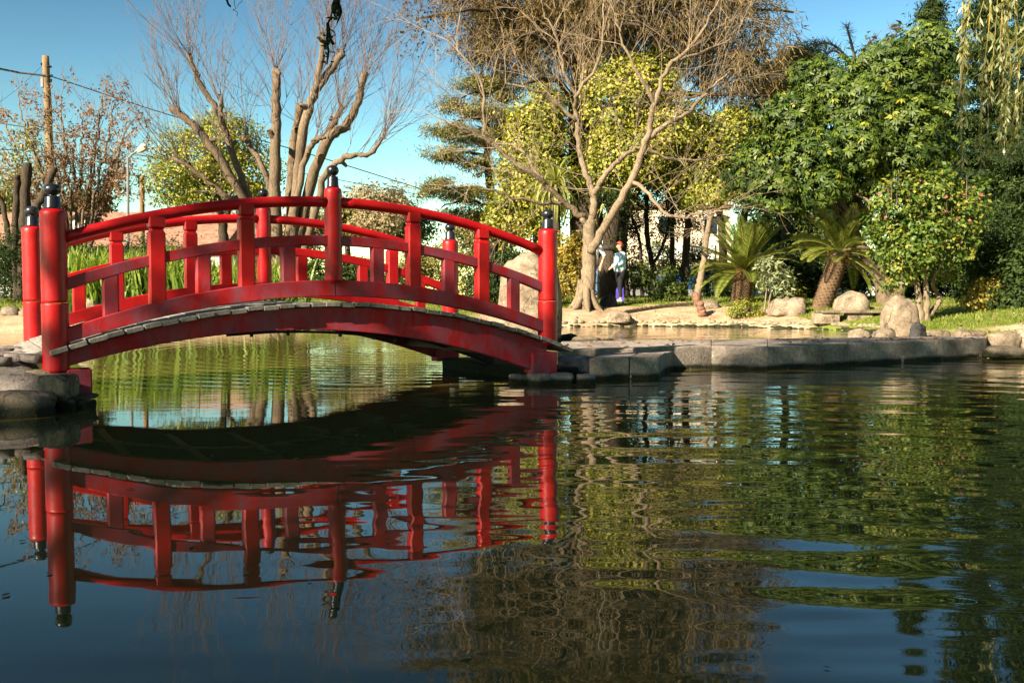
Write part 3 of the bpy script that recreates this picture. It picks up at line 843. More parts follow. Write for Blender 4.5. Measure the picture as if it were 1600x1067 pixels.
# --- bare spreading tree right of the bridge
Y2 = 26.3
b0 = hit(915, 482)
bar = root('bare_spreading_tree', 'bare pale barked tree with a forked trunk in front of the yellow trees', 'tree', b0)
Y2 = b0[1]
SP = [([(912, 492), (914, 470), (920, 430), (921, 390), (920, 345)], 14.25, 10.08, Y2),
      ([(920, 352), (905, 335, -.1), (880, 316, -.3), (850, 287, -.6), (805, 255, -.9), (764, 221, -1.0), (730, 202, -1.2), (690, 190, -1.3)], 5.88, 1.34, Y2),
      ([(921, 350), (927, 325), (925, 296, .2), (906, 244, .3), (900, 180, .4), (902, 146), (936, 94), (944, 0)], 6.72, 1.34, Y2),
      ([(924, 395, -.15), (938, 365, -.2), (977, 300, -.4), (1011, 221, -.6), (1022, 169, -.8), (1045, 105, -.9), (1082, 71, -1), (1124, 0, -1.1)], 7.56, 1.51, Y2),
      ([(1017, 215, -.6), (1040, 195, -.7), (1071, 180, -.6), (1110, 140), (1140, 112)], 4.20, 1.68, Y2),
      ([(926, 305, .1), (945, 275, .3), (970, 247, .5), (1000, 232, .6), (1060, 250, .8), (1140, 244, 1)], 5.04, 1.26, Y2),
      ([(768, 224, -1), (756, 205, -1.1), (752, 127, -1.2), (715, 79, -1.2)], 3.36, 1.26, Y2),
      ([(850, 287, -.6), (835, 265, -.3), (815, 235, 0), (762, 221, .3)], 3.36, 1.26, Y2),
      ([(988, 283, -.4), (1015, 305, -1), (1045, 338, -1.5), (1086, 335, -1.7), (1130, 330, -1.8)], 3.36, 1.09, Y2),
      ([(1024, 165, -.8), (1000, 120, -1), (975, 70, -1), (960, 20, -1)], 3.36, 1.09, Y2),
      ([(902, 150, .4), (880, 110, .2), (870, 60), (850, 20)], 3.36, 1.09, Y2),
      ([(900, 190, .4), (868, 160, .3), (830, 140, 0), (790, 130, 0)], 3.36, 1.09, Y2),
      ([(1047, 103, -.9), (1100, 80, -.5), (1150, 60, -.3)], 2.94, 1.09, Y2),
      ([(880, 317, -.3), (840, 318, -.8), (780, 300, -1.2), (735, 290, -1.4)], 2.94, 1.01, Y2)]
LB = limbs(bar, SP, M['bark_grey'], 'limb', 10, .02, 4)
LB[0][0].name = 'trunk'
# root flare
tb = Tubes()
for a in np.linspace(0, 2 * math.pi, 8)[:-1]:
    c0 = np.array(b0)
    d = np.array([math.cos(a + .3), math.sin(a + .3), 0])
    tb.add([c0 + np.array([0, 0, .75]) + d * .14, c0 + np.array([0, 0, .28]) + d * .19, c0 + d * .33 + np.array([0, 0, .05]), c0 + d * .55 + np.array([0, 0, -.10])], [.07, .10, .09, .03], 7)
v, f = tb.done(); part('root_flare', v, f, M['bark_grey'], bar, None, True)
tb = Tubes(); r = np.random.default_rng(15); cen = P(920, 330, Y2)
for (o, p, rad) in LB[1:]:
    m_ = len(p)
    for k in range(int(m_ * .58)):
        i = r.integers(m_ // 4, m_)
        d = unit(p[i] - cen) * .8 + r.normal(size=3) * .6 + np.array([0, 0, .15])
        spray(tb, r, p[i], unit(d), r.uniform(.8, 2.2), .0085, 2, .5, 3, .3, .1, 3, 5)
v, f = tb.done(); part('twigs', v, f, M['twig_pale'], bar, None, kind='stuff')

# --- tall weeping brown conifer
Y3 = 32.0
ca = root('weeping_conifer', 'tall dark trunked conifer with drooping brown foliage filling the top of the picture', 'tree', on_ground(912, Y3))
TR = limbs(ca, [([(914, 480), (915, 345), (910, 200), (914, 100), (918, -40), (922, -200), (924, -380)], 29, 8, Y3)], M['bark_dark'], 'trunk', 14, .02, 6)
r = np.random.default_rng(8)
SP = []
for k, (x1, y1, dy, y0) in enumerate(((700, 20, -2, 60), (660, -40, -1, 0), (780, 60, -3, 110), (1000, 40, -3, 90), (1120, 0, -2, 70), (1240, 20, 1, 40), (1200, 150, -1, 190), (1230, 230, 1, 200), (1090, 150, -3, 200), (820, 130, -3, 180), (1170, 90, 2, 120), (720, -90, 1, -40), (1050, -60, -2, -30), (1180, -80, 0, -40), (860, -30, -3, 40), (960, -110, -3, -60), (650, 30, 1, 40), (1150, 200, 2, 180))):
    SP.append(([(914, y0), ((914 + x1) / 2, (y0 + y1) / 2 - 25, dy * .5), (x1, y1, dy)], 7, 1.5, Y3))
BR = limbs(ca, SP, M['bark_dark'], 'branch', 6, .05, 9)
bl3 = [blob(800, -10, Y3, 105, 70), blob(920, -40, Y3, 150, 120, 3.2), blob(1060, 0, Y3, 120, 100), blob(1150, 60, Y3, 85, 105), blob(1200, 190, Y3 + 1, 60, 80), blob(860, 70, Y3, 130, 60),
       blob(1000, 50, Y3, 120, 60), blob(1130, 90, Y3 + .5, 60, 50), blob(900, -160, Y3, 190, 90), blob(1080, -150, Y3, 130, 80), blob(790, 75, Y3 + .5, 70, 45), blob(1160, 265, Y3 + 1, 55, 50), blob(700, -70, Y3, 100, 50), blob(820, -230, Y3, 160, 90), blob(980, -270, Y3, 170, 100), blob(1100, -230, Y3, 100, 90)]
r = np.random.default_rng(21)
cc, oc = clumps(bl3, 3600, 22, .25)
n = 3600 * 32
k = r.integers(0, 3600, n); p = cc[k] + r.normal(size=(n, 3)) * .20
d = r.normal(size=(n, 3)) * .55 + unit(cc[k] - oc[k]) * .5; d[:, 2] -= .75; d = unit(d)
nr = unit(np.cross(d, r.normal(size=(n, 3))))
v, f, t = leaves(p, d, nr, r.uniform(.15, .45, n), r.uniform(.024, .048, n), r)
sh = np.clip(r.normal(0, .25, 3600), -.5, .5)[k]; t = np.clip(t + np.concatenate([sh, sh]), 0, 1)
part('crown', v, f, M['leaf_brown'], ca, t, kind='stuff')
tb = Tubes()
for k in range(520):
    i = r.integers(0, 3600)
    d = unit(unit(cc[i] - oc[i]) + r.normal(size=3) * .5)
    spray(tb, r, cc[i], d, r.uniform(.7, 1.7), .014, 1, .6, 3, .35, -.5, 3, 5)
# the left outer twigs with little cones
cone_p = []
for k in range(150):
    q = P(r.uniform(625, 790), r.uniform(-70, 75), Y3 + r.uniform(-1.5, 1.5))
    if q[0] < P(650 + max(0, (q[2] - 8) * 0), 0, Y3)[0] - .8: pass
    spray(tb, r, q, unit(np.array([-.7, 0, -.3]) + r.normal(size=3) * .5), r.uniform(.5, 1.1), .012, 1, .6, 3, .35, -.4, 3, 5)
    cone_p += [q + r.normal(size=3) * .35 for _ in range(7)]
v, f = tb.done(); part('twigs', v, f, M['twig_brown'], ca, None, kind='stuff')
cone_p = np.array(cone_p); n = len(cone_p)
v, f, t = merge([leaves(cone_p, unit(r.normal(size=(n, 3))), unit(r.normal(size=(n, 3))), np.full(n, .10), np.full(n, .09), r) for _ in range(2)])
part('cones', v, f, M['leaf_brown'], ca, t * .4, kind='stuff')

# --- yellow-green broadleaf trees
def leafy(name, label, px, Y, trunk, blobs, nc, per, sig, L, W, lm, seed, bark='bark_dark', group=None, base=None, **kw):
    t_ = root(name, label, 'tree' if kw.pop('cat', None) is None else 'shrub', on_ground(px, Y) if base is None else base, group)
    if trunk: limbs(t_, [(a, b_, c_, Y) for a, b_, c_ in trunk], M[bark], 'trunk', 9, .02, seed)
    crown(t_, blobs, nc, per, sig, L, W, M[lm], seed, **kw)
    return t_
leafy('yellow_tree', 'bright yellow green leafy tree left of the dark conifer trunk, above the yucca', 830, 31.4,
      [([(836, 470), (838, 380), (845, 280), (850, 200)], 8, 3)],
      [blob(838, 215, 31.4, 45, 55), blob(855, 180, 31.4, 30, 45), blob(820, 280, 31.4, 42, 55), blob(800, 330, 31.4, 31.2, 40), blob(856, 260, 31.4, 28, 60), blob(845, 330, 31.6, 30, 40)],
      600, 58, .2, .13, .08, 'leaf_yellow', 31)
leafy('yellow_tree', 'bright yellow green leafy tree right of the dark conifer trunk, behind the bare branches', 985, 31.2,
      [([(975, 470), (972, 380), (985, 250), (990, 160)], 12, 4), ([(978, 340), (1010, 260), (1030, 200)], 6, 3)],
      [blob(965, 170, 31.2, 50, 60), blob(1010, 140, 31.2, 45, 55), blob(990, 235, 31.2, 65, 55), blob(1050, 200, 31.2, 50, 50), blob(955, 270, 31.2, 35, 35), blob(1040, 260, 31.5, 45, 30), blob(960, 120, 31.2, 30, 30)],
      760, 58, .2, .13, .08, 'leaf_yellow', 33)
leafy('yellow_tree', 'golden yellow leafy tree between the conifer and the broad dark green tree', 1105, 31.6,
      [([(1128, 470), (1130, 380), (1122, 300), (1110, 240)], 8, 3)],
      [blob(1105, 255, 31.6, 45, 45), blob(1150, 215, 31.6, 40, 45), blob(1080, 290, 31.6, 30, 25), blob(1130, 290, 31.6, 40, 22), blob(1170, 260, 31.6, 30, 45)],
      500, 58, .2, .13, .08, 'leaf_yellow', 35)
# cedar at the left edge of the big group
cd = root('cedar_tree', 'olive green cedar with flat layered branches left of the yellow tree', 'tree', on_ground(765, 37))
limbs(cd, [([(770, 470), (768, 330), (760, 220), (752, 110)], 10, 2, 37.0)] + [([(764, y), ((764 + x) / 2, y - 6, -.5), (x, y + 4, -1)], 3, 1, 37.0) for x, y in ((700, 190), (690, 245), (668, 300), (720, 150), (820, 215), (690, 320))], M['bark_dark'], 'trunk', 7, .03, 11)
crown(cd, [blob(745, 130, 37, 38, 14), blob(715, 165, 36.5, 34, 12), blob(760, 175, 36.5, 45, 14), blob(702, 205, 36, 36, 14), blob(755, 215, 37, 55, 16), blob(700, 240, 36, 36, 15), blob(745, 258, 36.5, 40, 14), blob(688, 290, 36, 34, 13), blob(730, 305, 36.5, 40, 14), blob(780, 140, 37, 40, 20), blob(800, 200, 37.5, 45, 25), blob(668, 302, 35.5, 18, 8), blob(755, 335, 37, 40, 14), blob(710, 335, 37.5, 26, 10)],
      760, 44, .16, .17, .035, M['leaf_cedar'], 41, up=.3, droop=.1, shell=.2, flatz=.45)

# --- yellow-green round tree and dry-leaved tree at left
leafy('round_tree', 'rounded yellow green tree behind the left limbs of the pollarded tree', 330, 36.0,
      [([(352, 470), (350, 380), (345, 330), (330, 280)], 10, 4), ([(349, 345), (362, 320), (385, 290)], 6, 3)],
      [blob(305, 250, 36, 55, 50), blob(355, 215, 36, 45, 45), blob(275, 285, 36, 42, 38), blob(330, 290, 36, 50, 32), blob(395, 265, 36, 40, 40), blob(380, 300, 36.5, 40, 25)],
      400, 55, .24, .125, .07, 'leaf_yellow', 43)
Y4 = 27.0
dr = root('dry_leaved_tree', 'many stemmed tree holding bunches of dry brown leaves behind the left bridge posts', 'tree', on_ground(125, Y4))
SP = []
r = np.random.default_rng(44)
for x, y in ((70, 170), (28, 150), (95, 150), (130, 185), (160, 150), (178, 165), (200, 190), (210, 230), (150, 215), (50, 210), (5, 180), (115, 220), (185, 250), (20, 240), (80, 240), (-20, 200), (205, 290), (165, 280), (-10, 260)):
    SP.append(([(118 + (x - 110) * .08, 470), (118 + (x - 110) * .22, 390), (115 + (x - 110) * .55, 330 - (330 - y) * .25, r.uniform(-.4, .4)), (x + (115 - x) * .15, y + (330 - y) * .3, r.uniform(-1, 1)), (x, y, r.uniform(-1.2, 1.2))], 3.2, .8, Y4))
LB = limbs(dr, SP, M['bark_pollard'], 'stem', 6, .03, 12)
tb = Tubes(); pp = []
for o, p, rad in LB:
    for k in range(15):
        i = r.integers(len(p) // 3, len(p)); d = unit(p[i] - p[max(0, i - 3)] + r.normal(size=3) * .25)
        L = r.uniform(.35, 1.0); spray(tb, r, p[i], d, L, .010, 1, .6, 3, .3, .5, 3, 4)
        for _ in range(3): pp.append(p[i] + d * L * r.uniform(.3, 1.1) + r.normal(size=3) * .12)
v, f = tb.done(); part('twigs', v, f, M['twig_brown'], dr, None, kind='stuff')
v, f, t = leaf_cloud(np.array(pp), .05, len(pp) * 9, .11, .045, 45, -.2, .3, None, .9)
part('dry_leaves', v, f, M['leaf_dry'], dr, t, kind='stuff')
# pruned dark stumps of trunks at left
pt = root('pruned_tree', 'dark pruned tree with lopped trunks at the left edge behind the bridge posts', 'tree', on_ground(40, 24.0))
limbs(pt, [([(36, 470), (36, 400), (40, 320), (42, 255)], 9, 7, 24.0), ([(26, 470), (24, 380), (26, 300), (27, 275)], 6, 5, 24.0), ([(48, 470), (52, 350), (70, 300), (86, 262)], 8, 5, 24.0), ([(22, 400), (8, 340), (-6, 290)], 5, 3, 24.0), ([(40, 330), (60, 345), (95, 330)], 4, 2, 24)], M['bark_dark'], 'trunk', 9, .015, 13)
crown(pt, [blob(55, 215, 25.5, 22, 22), blob(30, 260, 25.5, 30, 30), blob(15, 300, 26, 25, 30)], 34, 30, .2, .1, .05, M['leaf_cedar'], 46)

# --- background tree row (distant crowns that close the horizon)
r = np.random.default_rng(50)
BG = [(-15, 330, 60, 45, 50, 'leaf_mid', 'green tree at the left picture edge beyond the dry leaved tree'),
      (130, 335, 40, 35, 55, 'leaf_dark', 'dark bushy tree beyond the roof behind the dry leaved tree'),
      (590, 330, 52, 40, 52, 'leaf_tan', 'tan coloured distant bushy tree under the wires between the pollard and the cedar'),
      (540, 345, 45, 30, 55, 'leaf_cedar', 'distant olive bushy tree behind the middle post of the bridge'),
      (640, 350, 40, 30, 56, 'leaf_mid', 'distant light green tree left of the cedar foot'),
      (470, 360, 45, 30, 50, 'leaf_tan', 'distant tan shrubby tree behind the pollard trunks'),
      (760, 370, 60, 45, 48, 'leaf_cedar', 'olive tree behind the standing stone'),
      (1250, 380, 60, 70, 42, 'leaf_dark', 'dark evergreen behind the two cycads'),
      (1330, 300, 70, 80, 44, 'leaf_dark', 'tall dark evergreen behind the broad green tree'),
      (1480, 330, 90, 120, 40, 'leaf_dark', 'tall dark evergreen deep behind the camellia'),
      (1600, 300, 90, 140, 38, 'leaf_dark', 'tall dark evergreen at the right picture edge'),
      (1190, 370, 40, 40, 50, 'leaf_mid', 'mid green tree behind the leaning dark trunk')]
for i, (px, py, rx, ry, Y, lm, lab) in enumerate(BG):
    leafy('background_tree', lab, px, Y, [([(px, 470), (px + 3, 400), (px, py)], 6, 3)],
          [blob(px + r.uniform(-.4, .4) * rx, py + r.uniform(-.5, .5) * ry, Y + r.uniform(-1, 1), rx * r.uniform(.5, .7), ry * r.uniform(.45, .65)) for _ in range(6)], 170 if rx < 80 else 320, 45, .3, .2, .11, lm, 60 + i, group='trees beyond the garden')

# --- conifers at the right top, umbrella pine pad, spiky bare crown
for i, (px, top, rx, Y, lab) in enumerate(((1455, -55, 52, 40.0, 'tall dark conifer with its tip against the sky at upper right'), (1545, -190, 80, 37.0, 'tallest dark conifer behind the willow strands'), (1620, -120, 80, 34.0, 'dark conifer at the right picture edge behind the willow'))):
    t_ = root('dark_conifer', lab, 'tree', on_ground(px, Y), 'dark conifers upper right')
    limbs(t_, [([(px, 470), (px, 200), (px, top)], 9, 1.5, Y)], M['bark_dark'], 'trunk', 7)
    bs = []
    for k in range(26):
        q = (k + .5) / 26; w_ = rx * (.10 + .9 * q ** .8)
        for _ in range(3): bs.append(blob(px + r.uniform(-.65, .65) * w_, top + q * (430 - top) + r.uniform(-8, 8), Y + r.uniform(-1, 1) * pm(w_, Y) * .7, w_ * .5 + 3, 12))
    crown(t_, bs, 1500, 40, .2, .2, .05, M['leaf_dark'], 80 + i, droop=.6, shell=.2, flatz=.5)
leafy('umbrella_pine', 'olive pine with flat needle pads against the sky between conifer and green tree', 1245, 40.0,
      [([(1225, 470), (1230, 300), (1245, 150), (1250, 90)], 7, 3), ([(1238, 200), (1262, 130), (1275, 105)], 4, 2)],
      [blob(1255, 82, 40, 36, 14), blob(1225, 105, 40, 32, 14), blob(1275, 105, 40, 22, 12), blob(1215, 140, 40, 34, 15), blob(1250, 125, 40, 30, 10)], 260, 44, .2, .2, .04, 'leaf_cedar', 85, shell=.2, flatz=.5)
ar = root('spiky_bare_tree', 'bare spiky topped branches rising above the broad green tree into the blue sky', 'tree', on_ground(1340, 36))
LB = limbs(ar, [([(1335, 470), (1338, 250), (1338, 95)], 7, 3, 36.0), ([(1338, 110), (1325, 92), (1300, 70), (1270, 70)], 2.5, 1.2, 36.0), ([(1338, 100), (1328, 60), (1322, 40)], 2.5, 1.2, 36.0), ([(1338, 100), (1352, 75), (1368, 58)], 2.5, 1.2, 36.0), ([(1340, 105), (1365, 80), (1382, 62)], 2.2, 1.0, 36.0), ([(1345, 110), (1380, 75), (1402, 50), (1390, 45)], 2.2, 1.0, 36.0), ([(1338, 112), (1305, 80), (1285, 95)], 2.0, 1.0, 36.0)], M['twig'], 'branch', 6)
tb = Tubes()
for o, p, rad in LB[1:]:
    for i in range(len(p) // 3, len(p)):
        for k in range(7):
            d = unit(unit(p[-1] - p[0]) * .7 + r.normal(size=3) * .7); tb.add([p[i], p[i] + d * .16, p[i] + d * .32], [.010, .007, .003], 3)
v, f = tb.done(); part('spikes', v, f, M['twig'], ar, None, kind='stuff')

# --- broad green tree with whorled leaves
Y5 = hit(1385, 478)[1] + .6
sch = root('broad_green_tree', 'large spreading tree with glossy dark green whorled leaves right of centre', 'tree', on_ground(1384, Y5))
limbs(sch, [([(1380, 496), (1383, 470), (1372, 430), (1345, 385), (1318, 330), (1300, 260)], 15, 5, Y5), ([(1388, 496), (1390, 470), (1405, 445, .3), (1395, 410, .6), (1370, 370, .5), (1340, 310, .5), (1330, 240)], 14, 5, Y5),
            ([(1392, 494), (1398, 465), (1425, 420, .4), (1440, 350, .7), (1445, 250, .8)], 11, 5, Y5), ([(1345, 388), (1325, 392, -.4), (1300, 400, -.9)], 4, 2, Y5), ([(1318, 332), (1270, 300, -.5), (1215, 285, -1)], 5, 2, Y5), ([(1365, 360, .5), (1400, 300, -.5), (1420, 240, -1)], 5, 2, Y5), ([(1332, 306), (1328, 300, -.3), (1365, 318, -1), (1372, 326, -1.3)], 3, 1.5, Y5)], M['bark_pollard'], 'trunk', 10, .015, 14)
bs = [blob(1200, 250, Y5, 52, 42), blob(1245, 185, Y5, 55, 42), blob(1295, 125, Y5, 60, 40), blob(1350, 160, Y5 - .6, 70, 45), blob(1400, 110, Y5, 70, 45), blob(1450, 80, Y5 + .5, 60, 45), blob(1270, 240, Y5 - .6, 60, 40),
      blob(1345, 225, Y5 - 1, 65, 40), blob(1420, 190, Y5 - .8, 60, 45), blob(1420, 245, Y5 - .8, 70, 32), blob(1215, 300, Y5 - .5, 40, 32), blob(1290, 290, Y5 - 1, 42, 28), blob(1468, 150, Y5 + .3, 36, 50), blob(1470, 225, Y5 + .8, 40, 40), blob(1180, 270, Y5 + .4, 34, 28), blob(1355, 280, Y5 - .3, 40, 26), blob(1465, 300, Y5 + 1, 46, 40), blob(1240, 320, Y5 - .4, 26, 16)]
nc = 3900
cc, oc = clumps(bs, nc, 90, .62)
r = np.random.default_rng(91)
Vp = []; Vd = []; Vn = []
ax = unit(unit(cc - oc) + r.normal(size=(nc, 3)) * .35 + np.array([0, -.15, .45]))
for k in range(8):
    a = 2 * math.pi * k / 8 + r.random(nc) * .5
    u_ = unit(np.cross(ax, np.array([.3, .2, 1.0]))); w_ = np.cross(ax, u_)
    d = unit(u_ * np.cos(a)[:, None] + w_ * np.sin(a)[:, None] - ax * r.uniform(.05, .55, nc)[:, None] + np.array([0, 0, -.25]))
    Vp.append(cc + d * .02); Vd.append(d); Vn.append(unit(ax - d * np.sum(ax * d, 1, keepdims=True)))
n = nc * 8
v, f, t = leaves(np.concatenate(Vp), np.concatenate(Vd), np.concatenate(Vn), r.uniform(.11, .20, n), r.uniform(.045, .068, n), r, .12)
sh = np.tile(np.clip(r.normal(-.04, .2, nc), -.5, .5), 8); t = np.clip(t * .72 + np.concatenate([sh, sh]), 0, 1)
part('crown', v, f, M['leaf_green'], sch, t, kind='stuff')
crown(sch, [(b_[0] + [0, .6, 0], b_[1] * .72) for b_ in bs], 420, 30, .3, .22, .10, M['leaf_dark'], 98, name='inner_foliage', shell=.1)  # inner leaves coloured darker to paint the deep shade inside the crown

# --- camellia with pink flowers in front of it
bC = hit(1440, 505); Y6 = bC[1]
cam_ = root('camellia_tree', 'small camellia tree with shiny leaves and pink flowers beside the large egg shaped boulder', 'tree', bC)
limbs(cam_, [([(1438, 507), (1436, 470), (1430, 430), (1425, 380)], 6.5, 3, Y6), ([(1446, 506), (1448, 470), (1445, 425), (1450, 360)], 6, 3, Y6), ([(1445, 500), (1468, 470, .2), (1462, 455, .3), (1458, 440), (1478, 400)], 5, 2, Y6), ([(1436, 500), (1420, 478, -.1), (1410, 462, -.2)], 2.5, 1.2, Y6), ([(1432, 440), (1412, 420), (1400, 380)], 3, 1.5, Y6)], M['bark_grey'], 'trunk', 8, .008, 15)
bs6 = [blob(1405, 325, Y6, 42, 40), blob(1450, 305, Y6, 50, 36), blob(1500, 330, Y6, 38, 38), blob(1395, 385, Y6, 34, 36), blob(1440, 365, Y6 - .2, 48, 40), blob(1490, 385, Y6, 30, 30), blob(1398, 430, Y6 - .1, 26, 20), blob(1470, 420, Y6 + .3, 26, 18), blob(1425, 400, Y6 - .3, 30, 30), blob(1368, 350, Y6, 14, 16), blob(1530, 300, Y6, 14, 14), blob(1382, 295, Y6, 16, 12), blob(1515, 365, Y6, 16, 16), blob(1470, 275, Y6, 18, 12)]
crown(cam_, bs6, 420, 26, .10, .09, .06, M['leaf_camellia'], 92, up=.5, droop=.3, shell=.55, fold=.12)
tb = Tubes(); r = np.random.default_rng(93)
for k in range(26):
    q = P(r.uniform(1380, 1520), r.uniform(270, 320), Y6 + r.uniform(-.4, .4)); tb.add([q + [0, 0, -.5], q + [0, 0, -.2], q], [.008, .006, .004], 3)
v, f = tb.done(); part('twigs', v, f, M['twig'], cam_, None, kind='stuff')
fl_v, fl_f, fl_t = [], [], []
for ring, (cnt, rr_, tilt) in enumerate(((6, .055, .25), (5, .04, .7), (3, .022, 1.2))):
    a = np.arange(cnt) * 2 * math.pi / cnt + ring * .5
    d = np.stack([np.cos(a) * math.cos(tilt), -np.full(cnt, math.sin(tilt)), np.sin(a) * math.cos(tilt)], 1)
    nr = np.stack([-np.cos(a) * math.sin(tilt), -np.full(cnt, math.cos(tilt)), -np.sin(a) * math.sin(tilt)], 1)
    fl_v.append(leaves(np.zeros((cnt, 3)), d, nr, np.full(cnt, rr_), np.full(cnt, rr_ * .95), r, .1))
v, f, t = merge(fl_v); fme = mesh_from('flower', v, f, M['petal'], t)
for i, (px, py) in enumerate(((1383, 294), (1374, 303), (1437, 283), (1462, 302), (1478, 308), (1507, 303), (1522, 293), (1533, 304), (1530, 311), (1496, 343), (1456, 362), (1500, 380), (1384, 340), (1386, 440), (1475, 330), (1515, 345), (1420, 310))):
    obj('flower', fme, cam_, P(px, py, Y6 - .5) - np.array(cam_.location), (r.uniform(-.8, .8), r.uniform(-1, 1), r.uniform(-.8, .8))).scale = (.62, .62, .62)

# --- right edge bushes
leafy('dark_bush', 'dense small leaved grey green bush at the right picture edge', 1565, 20.0, [([(1565, 475), (1566, 430), (1562, 390)], 4, 2)],
      [blob(1560, 375, 20, 55, 32), blob(1600, 390, 20, 50, 45), blob(1530, 400, 20, 30, 35), blob(1580, 430, 20.3, 50, 40)], 420, 40, .12, .075, .032, 'leaf_dark', 95, cat='shrub')
leafy('yellow_bush', 'yellow leaved bush with a short brown stem on the right bank', 1550, hit(1550, 487)[1], [([(1551, 492), (1551, 465), (1550, 445)], 6, 4)],
      [blob(1550, 455, hit(1550, 487)[1], 24, 22), blob(1530, 470, hit(1550, 487)[1], 16, 18), blob(1570, 450, hit(1550, 487)[1], 18, 20)], 90, 22, .09, .09, .05, 'leaf_gold', 96, bark='bark_grey', cat='shrub')
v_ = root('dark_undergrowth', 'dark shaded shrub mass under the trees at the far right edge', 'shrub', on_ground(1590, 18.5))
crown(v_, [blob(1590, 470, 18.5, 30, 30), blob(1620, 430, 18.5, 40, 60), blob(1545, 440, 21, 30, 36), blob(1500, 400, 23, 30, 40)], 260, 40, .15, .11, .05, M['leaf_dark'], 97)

# --- cycads
def frond_mesh(L, seed, curl=.9):
    r = np.random.default_rng(seed); n = 15
    t = np.linspace(0, 1, n); ang = .12 + curl * t ** 1.3
    x = np.cumsum(np.cos(ang)) / n * L; z = np.cumsum(-np.sin(ang) + .12) / n * L
    x -= x[0]; z -= z[0]
    pts = np.stack([x, np.zeros(n), z], 1)
    tv, tf = tube(pts, np.linspace(.013, .004, n), 4, False); tq = np.array(tf)
    tf = np.concatenate([tq[:, [0, 1, 2]], tq[:, [0, 2, 3]]])
    m_ = 44; s = np.linspace(.1, .99, m_)
    px_ = np.stack([np.interp(s, t, pts[:, i]) for i in range(3)], 1)
    tg = unit(np.stack([np.interp(s, t, np.gradient(pts[:, i])) for i in range(3)], 1))
    ll = L * .15 * np.sin(np.pi * np.clip(s * .9 + .08, 0, 1)) ** .6
    outv = [(tv, tf, np.full(len(tf), .9))]
    for sg in (-1, 1):
        side = np.tile([0, sg, 0], (m_, 1)); upv = np.cross(tg, [0, 1, 0]) * -1
        upv[upv[:, 2] < 0] *= -1
        d = unit(side * .85 + tg * .55 + upv * .28); nr = unit(np.cross(d, tg) * sg)
        outv.append(leaves(px_, d, nr, ll * r.uniform(.92, 1.05, m_), np.full(m_, L * .017), r, .1))
    return merge(outv)
def cycad(label, base, top, Yc, rpx, L, nf, seed, lean_deg=0):
    b_ = P(base[0], base[1], Yc); b_[2] = float(gz(b_[0], b_[1])); tp = P(top[0], top[1], Yc)
    c_ = root('cycad', label, 'palm', b_, 'cycads on the lawn')
    axis = unit(tp - b_)
    pts = smooth_path([b_ - axis * .15, b_ + (tp - b_) * .33, b_ + (tp - b_) * .66, tp], 8)
    R0 = pm(rpx, Yc)
    rad = R0 * (1 + .03 * np.sin(np.arange(len(pts)) * 2.3)); v, f = tube(pts, rad, 14)
    part('trunk', v, f, M['cyc_bark'], c_, None, True)
    # leaf-base scales
    r = np.random.default_rng(seed); u_ = unit(np.cross(axis, [0, 1, .1])); w_ = np.cross(axis, u_)
    ns = 300; k = np.arange(ns); hh_ = k / ns; a = k * 2.39996
    o_ = u_ * np.cos(a)[:, None] + w_ * np.sin(a)[:, None]
    bp = b_ + (tp - b_) * hh_[:, None] + o_ * R0 * .96
    sv, sf, st = leaves(bp, unit(o_ * .75 + axis * .65), unit(axis * .75 - o_ * .5), r.uniform(.05, .085, ns), np.full(ns, R0 * .34), r, .3)
    part('leaf_scales', sv, sf, M['cyc_scale'], c_, st * .6, kind='stuff')
    nb = 150; a = r.random(nb) * 6.283; o_ = u_ * np.cos(a)[:, None] + w_ * np.sin(a)[:, None]
    sv, sf, st = leaves(tp + o_ * R0 * .85 + axis * r.uniform(-.16, .06, nb)[:, None], unit(o_ + axis * r.uniform(-.3, .4, nb)[:, None] + r.normal(size=(nb, 3)) * .2), unit(axis + r.normal(size=(nb, 3)) * .3), r.uniform(.08, .16, nb), np.full(nb, .05), r, .3)
    part('crown_fibres', sv, sf, M['cyc_orange'], c_, st, kind='stuff')
    meshes = []
    for q in range(4):
        fv, ff, ft = frond_mesh(L * (.9 + .07 * q), seed + q, (.5, .7, .95, .35)[q]); meshes.append(mesh_from('frond', fv, ff, M['leaf_cycad'], ft))
    rot = Vector((0, 0, 1)).rotation_difference(Vector(axis)).to_matrix()
    for i in range(nf):
        az = i * 2.39996 + r.uniform(-.15, .15); q = (i + .5) / nf
        el = R(80 - 88 * q ** .75) + r.uniform(-.16, .16)
        mt = Matrix.Rotation(az, 3, 'Z') @ Matrix.Rotation(-el, 3, 'Y')
        o = obj('frond', meshes[(i * 7) % 4 if q > .25 else 3], c_, tp + axis * .02 - b_)
        o.rotation_euler = (rot @ mt).to_euler()
    return c_
M['cyc_bark'] = bark_mat('cycad_bark', (.10, .065, .035), (.26, .17, .10), (3, 3, 22), 1.0)
M['cyc_scale'] = leaf_mat('cycad_leaf_base', [(0, (.10, .06, .035)), (1, (.32, .20, .12))], .05, .9, .1)
M['cyc_orange'] = leaf_mat('orange_cycad_fibre', [(0, (.26, .11, .04)), (1, (.46, .24, .10))], .2, .9, .1)
cycad('cycad palm with an upright stout trunk and arching fronds in the middle of the lawn', (1157, 476), (1163, 424), hit(1157, 474)[1], 14.5, 1.65, 62, 101)
cycad('cycad palm with a long trunk leaning right beside the pale boulders', (1283, 468), (1312, 398), 24.0, 14, 1.5, 56, 105)

